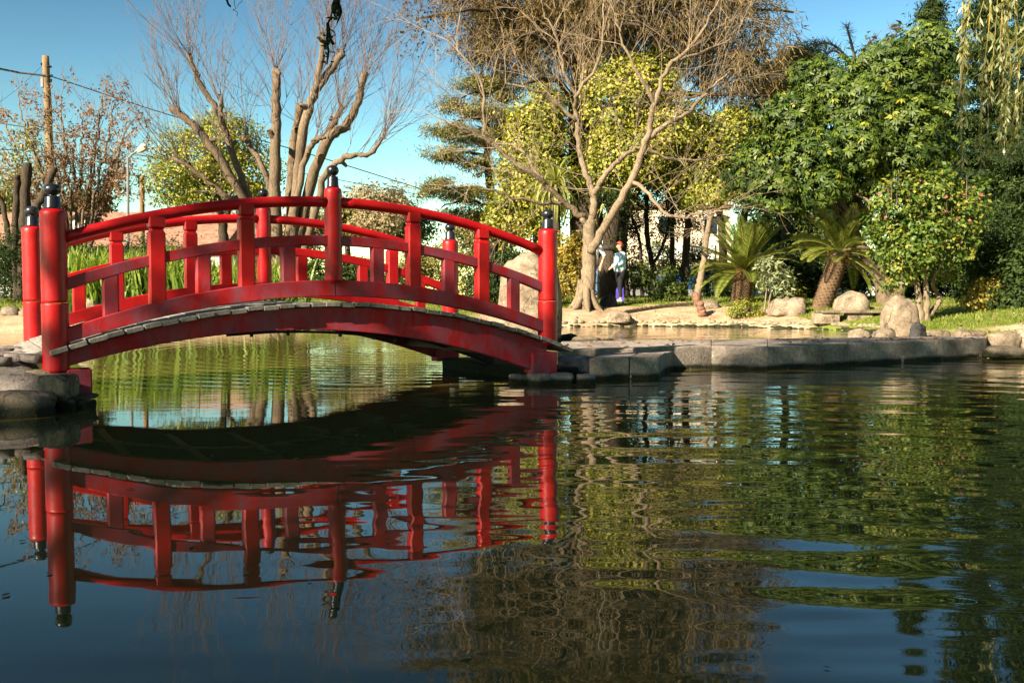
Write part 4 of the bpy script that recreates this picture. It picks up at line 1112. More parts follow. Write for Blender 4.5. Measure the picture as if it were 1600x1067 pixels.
# --- yucca heads beside the conifer trunk
def yucca(label, px, py, Yc, L, nl, seed):
    b_ = on_ground(px, Yc); c_ = root('yucca', label, 'plant', b_, 'yuccas under the yellow trees')
    top = P(px, py, Yc)
    v, f = tube(smooth_path([b_ - [0, 0, .1], (b_ + top) / 2 + [.05, 0, 0], top], 5), .11, 8); part('trunk', v, f, M['bark_dark'], c_, None, True)
    r = np.random.default_rng(seed)
    ms_ = []
    for q in range(3):
        n = 8; t = np.linspace(0, 1, n); ang = (-.1, .1, .3)[q] + (1.3, 1.7, 2.0)[q] * t ** 1.6
        x = np.concatenate([[0], np.cumsum(np.cos(ang[1:]))]) / n * L; z = np.concatenate([[0], np.cumsum(-np.sin(ang[1:]))]) / n * L
        w_ = .030 * np.sin(np.pi * (t * .93 + .07)) ** .5 + .002
        vv = np.concatenate([np.stack([x, w_, z], 1), np.stack([x, 0 * w_, z - .012], 1), np.stack([x, -w_, z], 1)])
        ff = []
        for k in range(n - 1): ff += [(k, k + 1, n + k + 1, n + k), (n + k, n + k + 1, 2 * n + k + 1, 2 * n + k)]
        ms_.append(mesh_from('leaf', vv, np.array(ff), M['leaf_yucca'], r.random(len(ff)) * .3 + .2 + .2 * q))
    for i in range(nl):
        q = (i + .5) / nl; el = R(75 - 105 * q) + r.uniform(-.1, .1)
        o = obj('leaf', ms_[i % 3], c_, top - b_ + [0, 0, .1]); o.rotation_euler = (Matrix.Rotation(i * 2.39996, 3, 'Z') @ Matrix.Rotation(-el, 3, 'Y')).to_euler()
        s = r.uniform(.8, 1.1); o.scale = (s, s, s)
yucca('yucca with long drooping pale green leaves left of the dark conifer trunk', 868, 292, 28.8, 1.75, 95, 111)
yucca('shaded yucca head half hidden right of the dark conifer trunk', 962, 322, 31.5, 1.4, 70, 112)

# --- shrubs on the far bank
def shrub(name, label, px, pyb, blobs, nc, per, sig, L, W, lm, seed, Y=None, stem=None, group=None):
    b_ = hit(px, pyb) if Y is None else on_ground(px, Y); Yc = b_[1]
    s_ = root(name, label, 'shrub', b_, group)
    if stem: limbs(s_, [(a, q0, q1, Yc) for a, q0, q1 in stem], M['bark_grey'], 'stem', 6, .004, seed)
    crown(s_, [blob(x, y, Yc, rx, ry) for x, y, rx, ry in blobs], nc, per, sig, L, W, M[lm], seed)
    return s_
shrub('clipped_shrub', 'rounded clipped shrub on a short stem just right of the woman', 998, 466, [(1000, 430, 20, 17), (988, 440, 12, 12), (1010, 437, 13, 13)], 90, 34, .09, .075, .045, 'leaf_mid', 121, stem=[([(992, 470), (991, 455), (996, 440)], 3, 2)])
shrub('leafy_shrub', 'small pale green shrub between the clipped shrub and the dark trunks', 1020, 466, [(1022, 448, 14, 13), (1016, 456, 9, 9)], 60, 30, .07, .07, .04, 'leaf_pale', 122)
shrub('leafy_shrub', 'speckled green shrub below the dark trunks left of the bent tree', 1044, 471, [(1045, 452, 20, 18), (1058, 458, 14, 12), (1033, 462, 12, 9), (1045, 430, 12, 10)], 110, 30, .08, .075, .04, 'leaf_mid', 123)
shrub('low_yellow_shrub', 'low lime yellow shrub at the foot of the upright cycad', 1163, 497, [(1160, 482, 20, 13), (1180, 487, 14, 9), (1148, 488, 10, 7)], 80, 24, .07, .065, .03, 'leaf_yellow', 124)
shrub('young_tree', 'slim young plant with large grey green leaves right of the upright cycad', 1210, 490, [(1212, 420, 14, 14), (1205, 440, 16, 16), (1222, 455, 14, 14), (1195, 412, 12, 8), (1225, 435, 12, 12)], 75, 12, .09, .14, .05, 'leaf_pale', 125, stem=[([(1195, 490), (1196, 470), (1200, 430)], 1.6, 1), ([(1201, 490), (1202, 470), (1212, 425)], 1.6, 1)])
shrub('russet_bush', 'golden and russet leaved bush beside the bare tree trunk and the right bridge post', 885, 470, [(888, 385, 22, 22), (878, 420, 20, 24), (895, 440, 16, 24), (872, 450, 14, 16), (895, 405, 14, 20)], 210, 32, .1, .085, .05, 'leaf_gold', 126, Y=27.8)
shrub('green_bush', 'dark green bush seen under the handrail behind the right half of the bridge', 800, 470, [(770, 440, 26, 30), (800, 425, 30, 34), (745, 450, 20, 22), (820, 450, 20, 24)], 240, 34, .12, .09, .045, 'leaf_dark', 127, Y=25.5)
shrub('green_bush', 'dark bush seen under the handrail behind the middle of the bridge', 520, 470, [(510, 425, 30, 26), (545, 430, 30, 26), (570, 425, 26, 22), (600, 435, 26, 20), (480, 430, 20, 20)], 280, 34, .12, .09, .045, 'leaf_dark', 128, Y=27)
shrub('olive_bush', 'olive and yellow bush behind the balusters right of the middle post', 690, 470, [(650, 420, 28, 34), (690, 410, 28, 30), (720, 425, 24, 30), (630, 440, 20, 20)], 240, 34, .13, .09, .05, 'leaf_cedar', 129, Y=29)
shrub('yellow_shrub', 'yellow green shrub behind the young plant', 1240, 470, [(1235, 462, 22, 14), (1215, 468, 14, 8)], 60, 28, .1, .08, .04, 'leaf_yellow', 130, Y=27.5)
shrub('dark_shrub', 'dark leafy shrub between the two cycads', 1245, 470, [(1240, 430, 26, 34), (1265, 440, 20, 30), (1225, 410, 16, 20)], 160, 34, .13, .11, .06, 'leaf_dark', 131, Y=28.5)
shrub('dark_shrub', 'dark shrub behind the bent tree near the green post', 1110, 470, [(1100, 440, 18, 24), (1145, 440, 22, 26), (1120, 455, 20, 14)], 130, 34, .12, .1, .05, 'leaf_dark', 132, Y=30.5)
shrub('dark_shrub', 'dark shrub behind the egg shaped boulder under the broad green tree', 1350, 470, [(1345, 430, 26, 26), (1320, 445, 20, 20), (1420, 440, 30, 24)], 170, 34, .13, .1, .05, 'leaf_dark', 133, Y=27)
shrub('dark_shrub', 'dark shrub screening the cream building between the dark trunks', 1045, 470, [(1030, 405, 22, 30), (1062, 415, 22, 26), (1090, 400, 18, 30)], 130, 34, .16, .11, .06, 'leaf_mid', 135, Y=38)
shrub('dark_shrub', 'dark evergreen shrub behind the camellia hiding most of the garden wall', 1470, 470, [(1450, 425, 30, 34), (1490, 440, 30, 26), (1400, 430, 26, 30)], 200, 36, .16, .11, .06, 'leaf_dark', 136, Y=29)
hd = root('hedge', 'dark clipped hedge behind the iris bed left of the bridge', 'hedge', on_ground(180, 24.5))
crown(hd, [blob(x, 408 + 6 * math.sin(x), 24.8, 30, 32, .6) for x in range(-30, 300, 26)] + [blob(x, 440, 24.8, 30, 30, .6) for x in range(-30, 300, 26)] + [blob(20, 395, 23.5, 32, 36, .6), blob(-10, 430, 23, 40, 40, .6), blob(330, 440, 24.8, 40, 20, .6), blob(400, 445, 24.8, 40, 20, .6)], 900, 40, .14, .08, .035, M['leaf_dark'], 134)

# --- background trunks on the right
TRK = [('bg', [(1003, 470), (1002, 420), (1000, 380), (990, 345), (975, 320)], 3, 2, 33, 'slender dark forked trunk behind the clipped shrub'),
       ('bg', [(1022, 470), (1020, 420), (1012, 375), (1010, 320), (1015, 270)], 5, 3, 34, 'forked dark tree trunk right of the woman'),
       ('bg', [(1049, 470), (1050, 400), (1051, 330), (1050, 270)], 4.5, 3, 35, 'straight thin dark trunk left of the thicker dark trunk'),
       ('bg', [(1068, 470), (1070, 420), (1075, 350), (1078, 260)], 6.5, 5, 33.5, 'thicker dark trunk rising straight beside the bent pale tree'),
       ('bg', [(1155, 470), (1150, 400), (1165, 330), (1182, 280)], 7, 5, 36, 'dark leaning trunk above the upright cycad'),
       ('bg', [(1262, 470), (1264, 430), (1266, 380), (1270, 330)], 4, 3, 30, 'thin trunk between the two cycads'),
       ('bg', [(1515, 470), (1514, 435), (1512, 380)], 4, 3, 24, 'short trunk on the shaded lawn at right')]
for i, (q, pl, r0, r1, Y, lab) in enumerate(TRK):
    t_ = root('background_tree', lab, 'tree', on_ground(pl[0][0], Y), 'trees beyond the garden')
    L_ = limbs(t_, [(pl, r0, r1, float(Y))] + ([([(1020, 415), (1035, 385), (1045, 350), (1040, 310)], 2.5, 1.5, float(Y))] if i == 1 else []), M['bark_dark'], 'trunk', 8, .01, 20 + i)
    x, y = pl[-1]
    crown(t_, [blob(x, y, Y, 36, 26), blob(x + 15, y + 35, Y, 26, 18), blob(x - 15, y + 45, Y, 20, 16), blob(x + 10, y + 80, Y + .5, 26, 22)], 110, 34, .17, .1, .05, M['leaf_mid' if i % 2 else 'leaf_dark'], 140 + i)
lt = root('ivy_trunk_tree', 'thick trunk with dark ivy side between the two people', 'tree', on_ground(950, 29.5))
limbs(lt, [([(954, 474), (950, 440), (952, 400), (957, 360), (960, 325)], 17, 11, 29.5), ([(966, 474), (968, 400), (971, 350), (974, 315)], 9, 6, 30.3)], M['bark_dark'], 'trunk', 12, .015, 23)
crown(lt, [blob(963, 395, 29.4, 10, 44, .22), blob(968, 330, 29.7, 20, 24, .4), blob(958, 305, 29.9, 26, 16)], 110, 30, .07, .07, .05, M['leaf_dark'], 150, name='ivy')
bt = root('bent_tree', 'slim pale trunk leaning right above the broken stump', 'tree', hit(1092, 478))
Yb = bt.location[1]
limbs(bt, [([(1090, 480), (1091, 455), (1096, 430), (1101, 400), (1108, 350), (1118, 310), (1125, 290)], 6.5, 3, Yb), ([(1103, 385), (1096, 350, .3), (1085, 320, .5)], 2.5, 1.2, Yb)], M['bark_grey'], 'trunk', 9, .008, 24)
crown(bt, [blob(1120, 300, Yb, 30, 16), blob(1088, 312, Yb + .5, 20, 12)], 60, 26, .14, .09, .055, M['leaf_yellow'], 151)
st = root('tree_stump', 'short broken reddish brown stump in front of the slim leaning trunk', 'stump', hit(1097, 495))
Ys = st.location[1]
limbs(st, [([(1099, 499), (1097, 488), (1092, 474), (1084, 461)], 7.5, 6, Ys), ([(1097, 488), (1092, 470), (1090, 460)], 5, 3, Ys)], M['bark_stump'] if 'bark_stump' in M else bark_mat('red_brown_bark', (.16, .08, .05), (.36, .20, .13)), 'trunk', 9, .012, 25)

# --- iris bed along the left bank
r = np.random.default_rng(160)
ibl = []
for q in range(4):
    n = 7; L = 1.0; t = np.linspace(0, 1, n); bend = (.12, .25, .4, .6)[q]
    x = bend * t ** 2.2; z = t - .25 * bend * t ** 3
    w_ = .026 * np.sin(np.pi * np.clip(t * .9 + .1, 0, 1)) ** .5
    vv = np.concatenate([np.stack([x, w_, z], 1), np.stack([x - .004, -w_, z], 1)])
    ff = np.array([(k, k + 1, n + k + 1, n + k) for k in range(n - 1)])
    ibl.append([mesh_from('leaf', vv, ff, M['leaf_iris'], np.clip(np.linspace(.1, .8, n - 1) + s_, 0, 1)) for s_ in (-.15, .1, .3)])
def iris(px, Y, hpx, label, nl):
    b_ = on_ground(px, Y); c_ = root('iris_clump', label, 'plant', b_, 'iris clumps along the left bank')
    for i in range(nl):
        q = r.integers(0, 4); o = obj('leaf', ibl[q][r.integers(0, 3)], c_, (r.normal() * .17, r.normal() * .12, -.03), (r.uniform(-.12, .12), r.uniform(-.12, .12), r.uniform(0, 6.283)))
        h = pm(hpx, Y) * r.uniform(.6, 1.08); o.scale = (h, 1.1, h)
k = 0
whr = ['behind the left end of the bridge', 'behind the balusters left of the middle post', 'behind the middle of the bridge']
for row in range(3):
    for px in np.arange(112, 452, 17):
        pxx = px + r.uniform(-6, 6) + row * 5
        Yw = 21.0 + row * .45 + (pxx - 110) / 340 * .4 + r.uniform(-.1, .1)
        gaps = ['near left post', 'first short baluster', 'first tall baluster', 'second short baluster', 'second tall baluster', 'third short baluster', 'middle post']
        gpx = [85, 177, 251, 318, 384, 453, 524]
        gi = int(np.argmin([abs(pxx - q) for q in gpx])); side_ = 'just left of' if pxx < gpx[gi] - 14 else ('just right of' if pxx > gpx[gi] + 14 else 'behind')
        iris(pxx, Yw, (112 if pxx < 300 else 100) - row * 3, 'clump of light green iris leaves, %s row, seen %s the %s' % (('front', 'middle', 'back')[row], side_, gaps[gi]), 30)

# --- rocks of the far bank
rock('boulder', 'very large pale standing stone behind the right bridge post', 826, 540, 108, 146, M['rock_pale'], 61, Y=16.2, dep=.55, sub=4, rough=.16, bottom=.1, top_pow=.8, blocky=.45)
rock('boulder', 'flat pale rock in the water left of the causeway behind the bridge end', 916, 538, 50, 13, M['rock_pale'], 62, Y=15.6, top_pow=.7)
rock('boulder', 'smaller flat pale rock in the water right of the flat one', 948, 538, 34, 9, M['rock_pale'], 63, Y=15.5, top_pow=.7)
rock('boulder', 'low rock coloured dark for the shadow at the foot of the standing stone', 888, 536, 44, 14, M['rock_dark'], 64, Y=16.6)  # dark stone colour puts the standing stone's shadow here
rock('boulder', 'black rounded boulder on the grass beside the bare tree and the woman', 951, 478, 28, 18, M['rock_dark'], 65, top_pow=.8)
rock('boulder', 'low sandy coloured flat boulder left of the log edging', 966, 502, 46, 16, M['rock_pale'], 66, top_pow=.7, rough=.25, blocky=.3)
rock('boulder', 'pale low boulder behind the broken stump', 1106, 481, 36, 14, M['rock'], 67)
rock('boulder', 'pale wide boulder right of the young plant', 1231, 491, 56, 28, M['rock_pale'], 68, top_pow=.8, rough=.28, blocky=.3)
rock('boulder', 'pale rounded boulder behind the low stone bench', 1330, 486, 54, 30, M['rock_pale'], 69, top_pow=.85, rough=.2, blocky=.3)
rock('boulder', 'large egg shaped leaning boulder left of the camellia trunk', 1405, 521, 64, 60, M['rock_pale'], 70, Y=14.9, dep=.7, sub=4, rough=.15, blocky=.2, top_pow=.85, bottom=.2)
shore = [(1342, 532, 40, 18, 'dark rock behind the causeway left of the egg shaped boulder', 'rock'), (1380, 531, 40, 19, 'grey rounded rock behind the causeway below the egg shaped boulder', 'rock'), (1435, 530, 28, 26, 'dark upright rock behind the causeway below the camellia', 'rock_dark'),
         (1466, 530, 34, 16, 'low grey rock behind the causeway right of the dark upright rock', 'rock'), (1516, 532, 58, 18, 'long grey rock behind the right end of the causeway', 'rock'), (1567, 542, 58, 24, 'rounded grey boulder beyond the right end of the causeway', 'rock'), (1606, 542, 44, 30, 'tan boulder at the right picture edge beyond the causeway', 'rock_pale')]
for i, (px, py, w, h, lab, mt) in enumerate(shore):
    rock('boulder', lab, px, py, w, h, M[mt], 71 + i, Y=13.5 + (i % 2) * .25 if i < 5 else 12.6, group='rocks along the right shore', top_pow=.8, rough=.24, blocky=.3)
for i, (px, py, w, h, lab) in enumerate(((1570, 556, 60, 16, 'flat shore rock at the right end of the causeway, waterline'), (1605, 560, 50, 14, 'flat pale shore rock at the right picture edge, waterline'), (1640, 566, 60, 18, 'shore rock just right of the picture edge'))):
    rock('boulder', lab, px, py, w, h, M['rock'], 81 + i, Y=12.0, group='rocks along the right shore', top_pow=.6, dep=1.2)
for i, (px, py, w, h, lab) in enumerate(((140, 490, 40, 24, 'pale boulder at the water edge seen through the left railing'), (15, 492, 36, 14, 'small grey rock on the sandy left bank'), (-5, 498, 40, 18, 'grey rock at the left picture edge on the sandy bank'), (42, 492, 26, 12, 'low dark rock left of the rear bridge post'))):
    rock('boulder', lab, px, py, w, h, M['rock_pale' if i == 0 else 'rock'], 85 + i, Y=20.9 if i == 0 else 21.0, group='rocks on the left bank')
# edging stones of the far shore (pieces of the ground)
ed = [rock_mesh('edging_stone', .11, .09, .07, 120 + k, M['pebble'], 2, .15, .1, .7, .7, .3) for k in range(5)]
gobj = bpy.data.objects['ground']
r = np.random.default_rng(170); cnt = 0
for a, b_ in zip(POND[3:10], POND[4:11]):
    L = np.linalg.norm(b_ - a); nrm = np.array([-(b_ - a)[1], (b_ - a)[0]]) / L
    for row in range(2):
        for q in np.arange(0, L, .15):
            p = a + (b_ - a) * q / L + nrm * (.06 + row * .17 + r.uniform(-.03, .03))
            if p[0] < -1.0 and row: continue
            o = obj('edging_stone', ed[r.integers(0, 5)], gobj, (p[0], p[1], float(gz(p[0], p[1])) - .035 + .012 * row + r.uniform(-.015, .015)), (r.uniform(-.2, .2), r.uniform(-.2, .2), r.uniform(0, 6.28))); s = r.uniform(.6, 1.25); o.scale = (s, s * r.uniform(.7, 1.2), s * r.uniform(.7, 1.1)); cnt += 1
# log edging, low stone bench
le = root('log_edging', 'dark row of short logs edging the lawn above the sandy shore', 'edging', hit(1030, 481))
mb_pts = [hit(x, y) for x, y in ((978, 490), (1000, 486.5), (1030, 482), (1060, 479), (1082, 477.5))]
pl = smooth_path(mb_pts, 12)
for i in range(len(pl)):
    p = pl[i]; mb = MB(); mb.lathe((p[0], p[1], float(gz(p[0], p[1])) - .1), [(.045, 0), (.045, .16 + .02 * math.sin(i * 2.1)), (.03, .175 + .02 * math.sin(i * 2.1))], 7)
    part('log', mb.v, mb.f, M['bark_dark'], le)
sb = root('stone_bench', 'low dark stone slab ledge on pale blocks in front of the rounded pale boulder', 'bench', hit(1330, 500))
Yq = sb.location[1]
c0 = np.array(sb.location)
mb = MB(); mb.box((c0[0] + .2, c0[1] + .1, c0[2] + .19), (1.8, .5, .06), -.05, .01); part('seat_slab', mb.v, mb.f, M['rock'], sb)
for dx in (-.75, .0, .7):
    mb = MB(); mb.box((c0[0] + .2 + dx, c0[1] + .12, c0[2] + .03), (.56, .36, .24), -.05, .015); part('support_block', mb.v, mb.f, M['rock_pale'], sb)

# grass blades on the banks
r = np.random.default_rng(180)
n = 170000
gxp = r.uniform(-13, 15, n); gyp = r.uniform(13, 33, n)
dd_ = sdist(gxp, gyp); gg = grassiness(gxp, gyp)
keep = (dd_ > .15) & (gg > .5 + r.normal(size=n) * .1) & (np.abs(gxp / gyp) < .60)
gxp, gyp = gxp[keep], gyp[keep]; n = len(gxp)
p = np.stack([gxp, gyp, gz(gxp, gyp) - .01], 1)
d = r.normal(size=(n, 3)) * .45; d[:, 2] = 1; d = unit(d); nr = unit(np.cross(d, r.normal(size=(n, 3))))
v, f, t = leaves(p, d, nr, r.uniform(.04, .11, n), r.uniform(.012, .022, n), r, .1)
props(obj('lawn_grass', mesh_from('lawn_grass', v, f, M['grass'], t)), kind='stuff')

n = 5200
lx, ly = r.uniform(-12, 14, n), r.uniform(12.5, 31, n); k_ = (sdist(lx, ly) > .1) & (np.abs(lx / ly) < .6); lx, ly = lx[k_], ly[k_]; n = len(lx)
d = r.normal(size=(n, 3)); d[:, 2] *= .2; d = unit(d); nr = r.normal(size=(n, 3)) * .3; nr[:, 2] += 1; nr = unit(nr)
lz = gz(lx, ly) + .012
q_ = r.random(110); a_ = np.where(r.random(110) < .4, 0, 1); w_ = r.uniform(.05, .95, 110)
fr_ = F0 + (F1 - F0) * q_[:, None]; fr_[a_ == 1] = (F2 + (F3 - F2) * q_[:, None])[a_ == 1]; bk_ = B0 + (B1 - B0) * q_[:, None]; bk_[a_ == 1] = (B2 + (B3 - B2) * q_[:, None])[a_ == 1]
sp_l = fr_ + (bk_ - fr_) * w_[:, None]
lx, ly, lz = np.concatenate([lx, sp_l[:, 0]]), np.concatenate([ly, sp_l[:, 1]]), np.concatenate([lz, np.full(110, .253)])
n = len(lx); d = r.normal(size=(n, 3)); d[:, 2] *= .2; d = unit(d); nr = r.normal(size=(n, 3)) * .3; nr[:, 2] += 1; nr = unit(nr)
v, f, t = leaves(np.stack([lx, ly, lz], 1), d, nr, r.uniform(.04, .11, n), r.uniform(.025, .05, n), r, .3)
props(obj('leaf_litter', mesh_from('leaf_litter', v, f, M['leaf_dry'], t)), kind='stuff')

n = 1400
lx, ly = r.uniform(-11, 9, n), r.uniform(12.5, 27, n); dd_ = sdist(lx, ly); k_ = (dd_ > .05) & (dd_ < 2.6) & (np.abs(lx / ly) < .6) & (grassiness(lx, ly) < .62); lx, ly = lx[k_], ly[k_]; n = len(lx)
oc_ = np.array([(1, 0, 0), (0, 1, 0), (-1, 0, 0), (0, -1, 0), (0, 0, .7), (0, 0, -.5)]); of_ = np.array([(0, 1, 4), (1, 2, 4), (2, 3, 4), (3, 0, 4), (1, 0, 5), (2, 1, 5), (3, 2, 5), (0, 3, 5)])
sz = .012 + .045 * r.random(n) ** 3
v = (oc_[None] * r.uniform(.6, 1.3, (n, 6, 1)) * sz[:, None, None] + np.stack([lx, ly, gz(lx, ly) + .004], 1)[:, None, :]).reshape(-1, 3)
f = (of_[None] + 6 * np.arange(n)[:, None, None]).reshape(-1, 3)
props(obj('gravel', mesh_from('gravel', v, f, M['pebble'], None, True)), kind='stuff')

# ------------------------------------------------------------------ buildings, pole, wires, lamps
M['tile'] = plain('terracotta_tile', (.23, .125, .085), .85, .35, 3, .4, .2)
M['plaster'] = plain('cream_plaster', (.55, .45, .33), .9, .12, .8, .2, .2)
M['plaster_w'] = plain('white_plaster', (.50, .49, .46), .9, .1, .8, .2, .2)
M['glass'] = plain('dark_window_glass', (.02, .025, .03), .08, .2, 2, 0, .5)
M['frame'] = plain('window_frame', (.5, .5, .48), .5)
M['green_paint'] = plain('green_painted_steel', (.01, .19, .09), .4, .2)
M['grey_steel'] = plain('grey_steel', (.16, .16, .16), .5, .2)
M['lamp_glass'] = plain('opal_lamp_glass', (.62, .60, .54), .35, .05)

def house_left():
    Y = 42.0
    h = root('tiled_house', 'low house with a terracotta tiled roof behind the left railing and hedge', 'house', on_ground(170, Y))
    x0, x1 = P(-60, 400, Y)[0], P(350, 400, Y)[0]
    z0 = h.location[2]; ze = P(0, 384, Y)[2]; zr = P(0, 334, Y + 4)[2]
    mb = MB(); mb.box(((x0 + x1) / 2, Y + 3.9, (z0 + ze) / 2 - .1), (x1 - x0 - .4, 6.8, ze - z0 - .02 + .2)); part('wall', mb.v, mb.f, M['plaster_w'], h)
    # two roof planes, then the tile courses as real overlapping rows
    mb = MB(); mb.add([(x0, Y, ze), (x1, Y, ze), (x1, Y + 4, zr), (x0, Y + 4, zr), (x0, Y + 8, ze), (x1, Y + 8, ze)], [(0, 1, 2, 3), (3, 2, 5, 4), (0, 3, 4), (1, 5, 2)])
    rf = part('roof', mb.v, mb.f, M['tile'], h)
    rows = 15; V = []; F = []; n0 = 0
    nxp = int((x1 - x0) / .11)
    for i in range(rows):
        ya, yb = Y - .08 + 4 * i / rows, Y - .08 + 4 * (i + 1.18) / rows
        za, zb = ze + (zr - ze) * i / rows + .07, ze + (zr - ze) * (i + 1.18) / rows + .02
        xx = np.linspace(x0 - .1, x1 + .1, nxp); wv_ = .06 * np.abs(np.sin(xx * math.pi / .26))
        a = np.stack([xx, np.full(nxp, ya), za + wv_], 1); b_ = np.stack([xx, np.full(nxp, yb), zb + wv_], 1); a2_ = a.copy(); a2_[:, 2] -= .10 + wv_
        V += [a2_, a, b_]; k = np.arange(nxp - 1)
        F += [np.stack([n0 + k, n0 + k + 1, n0 + nxp + k + 1, n0 + nxp + k], 1), np.stack([n0 + nxp + k, n0 + nxp + k + 1, n0 + 2 * nxp + k + 1, n0 + 2 * nxp + k], 1)]; n0 += 3 * nxp
    part('roof_tiles', np.concatenate(V), np.concatenate(F), M['tile'], rf, kind='stuff')
    xc = P(115, 350, Y)[0]
    mb = MB(); mb.box((xc, Y + 1.2, ze + .75), (.9, 1.2, .8)); d_ = part('dormer', mb.v, mb.f, M['plaster_w'], h)
    mb = MB(); mb.add([(xc - .65, Y + .45, ze + 1.1), (xc, Y + .45, ze + 1.5), (xc, Y + 2.2, ze + 1.5), (xc - .65, Y + 2.2, ze + 1.1), (xc + .65, Y + .45, ze + 1.1), (xc + .65, Y + 2.2, ze + 1.1)], [(0, 1, 2, 3), (1, 4, 5, 2)]); part('dormer_roof', mb.v, mb.f, M['plaster_w'], d_)
    for px in (40, 130, 210):
        xw = P(px, 400, Y)[0]; mb = MB(); mb.box((xw, Y + .49, (z0 + ze) / 2), (1.0, .06, 1.0)); w_ = part('window', mb.v, mb.f, M['frame'], h)
        mb = MB(); mb.box((xw, Y + .45, (z0 + ze) / 2), (.84, .03, .84)); part('pane', mb.v, mb.f, M['glass'], w_)
house_left()
def house_right():
    Y = 62.0
    h = root('cream_building', 'sunlit cream building glimpsed between the dark trunks behind the shrubs', 'building', on_ground(1080, Y))
    x0, x1 = P(985, 400, Y)[0], P(1140, 400, Y)[0]; z0 = h.location[2]; zt = P(0, 325, Y)[2]
    mb = MB(); mb.box(((x0 + x1) / 2, Y + 3, (z0 + zt) / 2), (x1 - x0, 6, zt - z0)); part('wall', mb.v, mb.f, M['plaster'], h)
    mb = MB(); mb.box(((x0 + x1) / 2, Y + 3, zt + .12), (x1 - x0 + .4, 6.4, .25)); part('roof', mb.v, mb.f, M['tile'], h)
    mb = MB(); mb.box(((x0 + x1) / 2, Y - .06, z0 + .9), (x1 - x0 + .02, .1, 1.9)); part('plinth', mb.v, mb.f, M['grey_steel'], h)
    for px in (1040, 1110):
        for py in (352,):
            c_ = P(px, py, Y - .02); mb = MB(); mb.box(c_, (1.0, .08, 1.3)); w_ = part('window', mb.v, mb.f, M['frame'], h)
            mb = MB(); mb.box(c_ - [0, .05, 0], (.82, .03, 1.1)); part('pane', mb.v, mb.f, M['glass'], w_)
    for px in (1025, 1063, 1100):
        c_ = P(px, 393, Y - .14); mb = MB(); mb.box(c_, (1.35, .06, 1.0)); part('white_panel', mb.v, mb.f, M['plaster_w'], h)
house_right()
def wall_right():
    Y = 36.0
    w = root('garden_wall', 'white garden wall glimpsed through the shrubs on the right', 'wall', on_ground(1400, Y))
    a, b_ = P(1170, 440, Y), P(1500, 440, Y)
    mb = MB(); mb.box(((a[0] + b_[0]) / 2, Y, w.location[2] + .75), (b_[0] - a[0], .2, 1.6)); part('wall', mb.v, mb.f, M['plaster_w'], w)
    mb = MB(); mb.box(((a[0] + b_[0]) / 2, Y, w.location[2] + 1.6), (b_[0] - a[0] + .1, .3, .1)); part('coping', mb.v, mb.f, M['plaster'], w)
wall_right()

def car(label, px, Y, paint, rz):
    b_ = on_ground(px, Y); c_ = root('parked_car', label, 'car', b_, None, rz)
    prof = [(-2.05, .35), (-2.1, .75), (-1.95, .92), (-1.2, 1.0), (-.65, 1.42), (.75, 1.45), (1.45, 1.02), (2.0, .95), (2.1, .6), (2.05, .35)]
    v = []; f = []; n = len(prof)
    for y, ins in ((-.82, .0), (-.75, -.04), (.75, -.04), (.82, 0)):
        for x, z in prof: v.append((x * (1 + ins * 0), y * (1 - .12 * max(0, z - 1) / .45), z - (.03 if ins == 0 and z > .9 else 0)))
    for k in range(3):
        for i in range(n): j = (i + 1) % n; f.append((k * n + i, k * n + j, (k + 1) * n + j, (k + 1) * n + i))
    f.append(tuple(range(n - 1, -1, -1))); f.append(tuple(range(3 * n, 4 * n)))
    obj('body', mesh_from('body', v, f, paint), c_)
    for y in (-.80, .80):
        mb = MB(); sg = 1 if y > 0 else -1
        mb.add([(-1.0, y + sg * .0, 1.0), (1.25, y + sg * .0, 1.02), (.7, y - sg * .06, 1.38), (-.6, y - sg * .06, 1.36)], [(0, 1, 2, 3)]); o = obj('side_window', mesh_from('side_window', [(a, q + sg * .03, z) for a, q, z in mb.v], mb.f, M['glass']), c_)
        for x in (-1.3, 1.3):
            pr = MB(); pr.lathe((0, 0, -.1), [(.2, 0), (.32, .01), (.33, .1), (.32, .19), (.2, .2)], 18); o = obj('wheel', mesh_from('wheel', pr.v, pr.f, M['black']), c_, (x, y, .33), (math.pi / 2, 0, 0))
            pr = MB(); pr.lathe((0, 0, -.112), [(.17, 0), (.19, .22), (.1, .226)], 12); obj('rim', mesh_from('rim', pr.v, pr.f, M['grey_steel']), o)
car('blue parked car mostly hidden behind the thick dark trunk', 1092, 44.0, plain('blue_car_paint', (.03, .09, .30), .25, .1), .15)
car('white parked car glimpsed behind the upright cycad trunk', 1190, 40.0, plain('white_car_paint', (.7, .7, .7), .25, .05), -.1)

# utility pole and wires
Yp = 34.0
b_ = on_ground(78, Yp)
up = root('utility_pole', 'tall wooden utility pole at upper left with a side arm and grey box', 'pole', b_)
limbs(up, [([(82, 472), (79, 300), (76, 190), (71, 88)], 6.4, 5, Yp)], M['pole_wood'], 'pole', 12)
v, f = tube([P(70, 118.5, Yp - .12), P(30, 114, Yp - .12)], .035, 6); part('side_arm', v, f, M['iron'], up)
c_ = P(66.5, 129, Yp - .05); mb = MB(); mb.box(c_, (.10, .12, .36), 0, .01); part('junction_box', mb.v, mb.f, M['grey_steel'], up)
for py in (104, 119, 127): 
    c_ = P(75, py, Yp); mb = MB(); mb.lathe(c_ - [0, 0, .03], [(.125, 0), (.125, .04)], 14); part('band', mb.v, mb.f, M['iron'], up)
for px, py in ((65, 103), (81, 121), (80, 128)):
    c_ = P(px, py, Yp - .05); mb = MB(); mb.lathe(c_, [(.02, 0), (.035, .02), (.03, .05), (.04, .07), (.015, .1)], 8); part('insulator', mb.v, mb.f, M['black'], up)
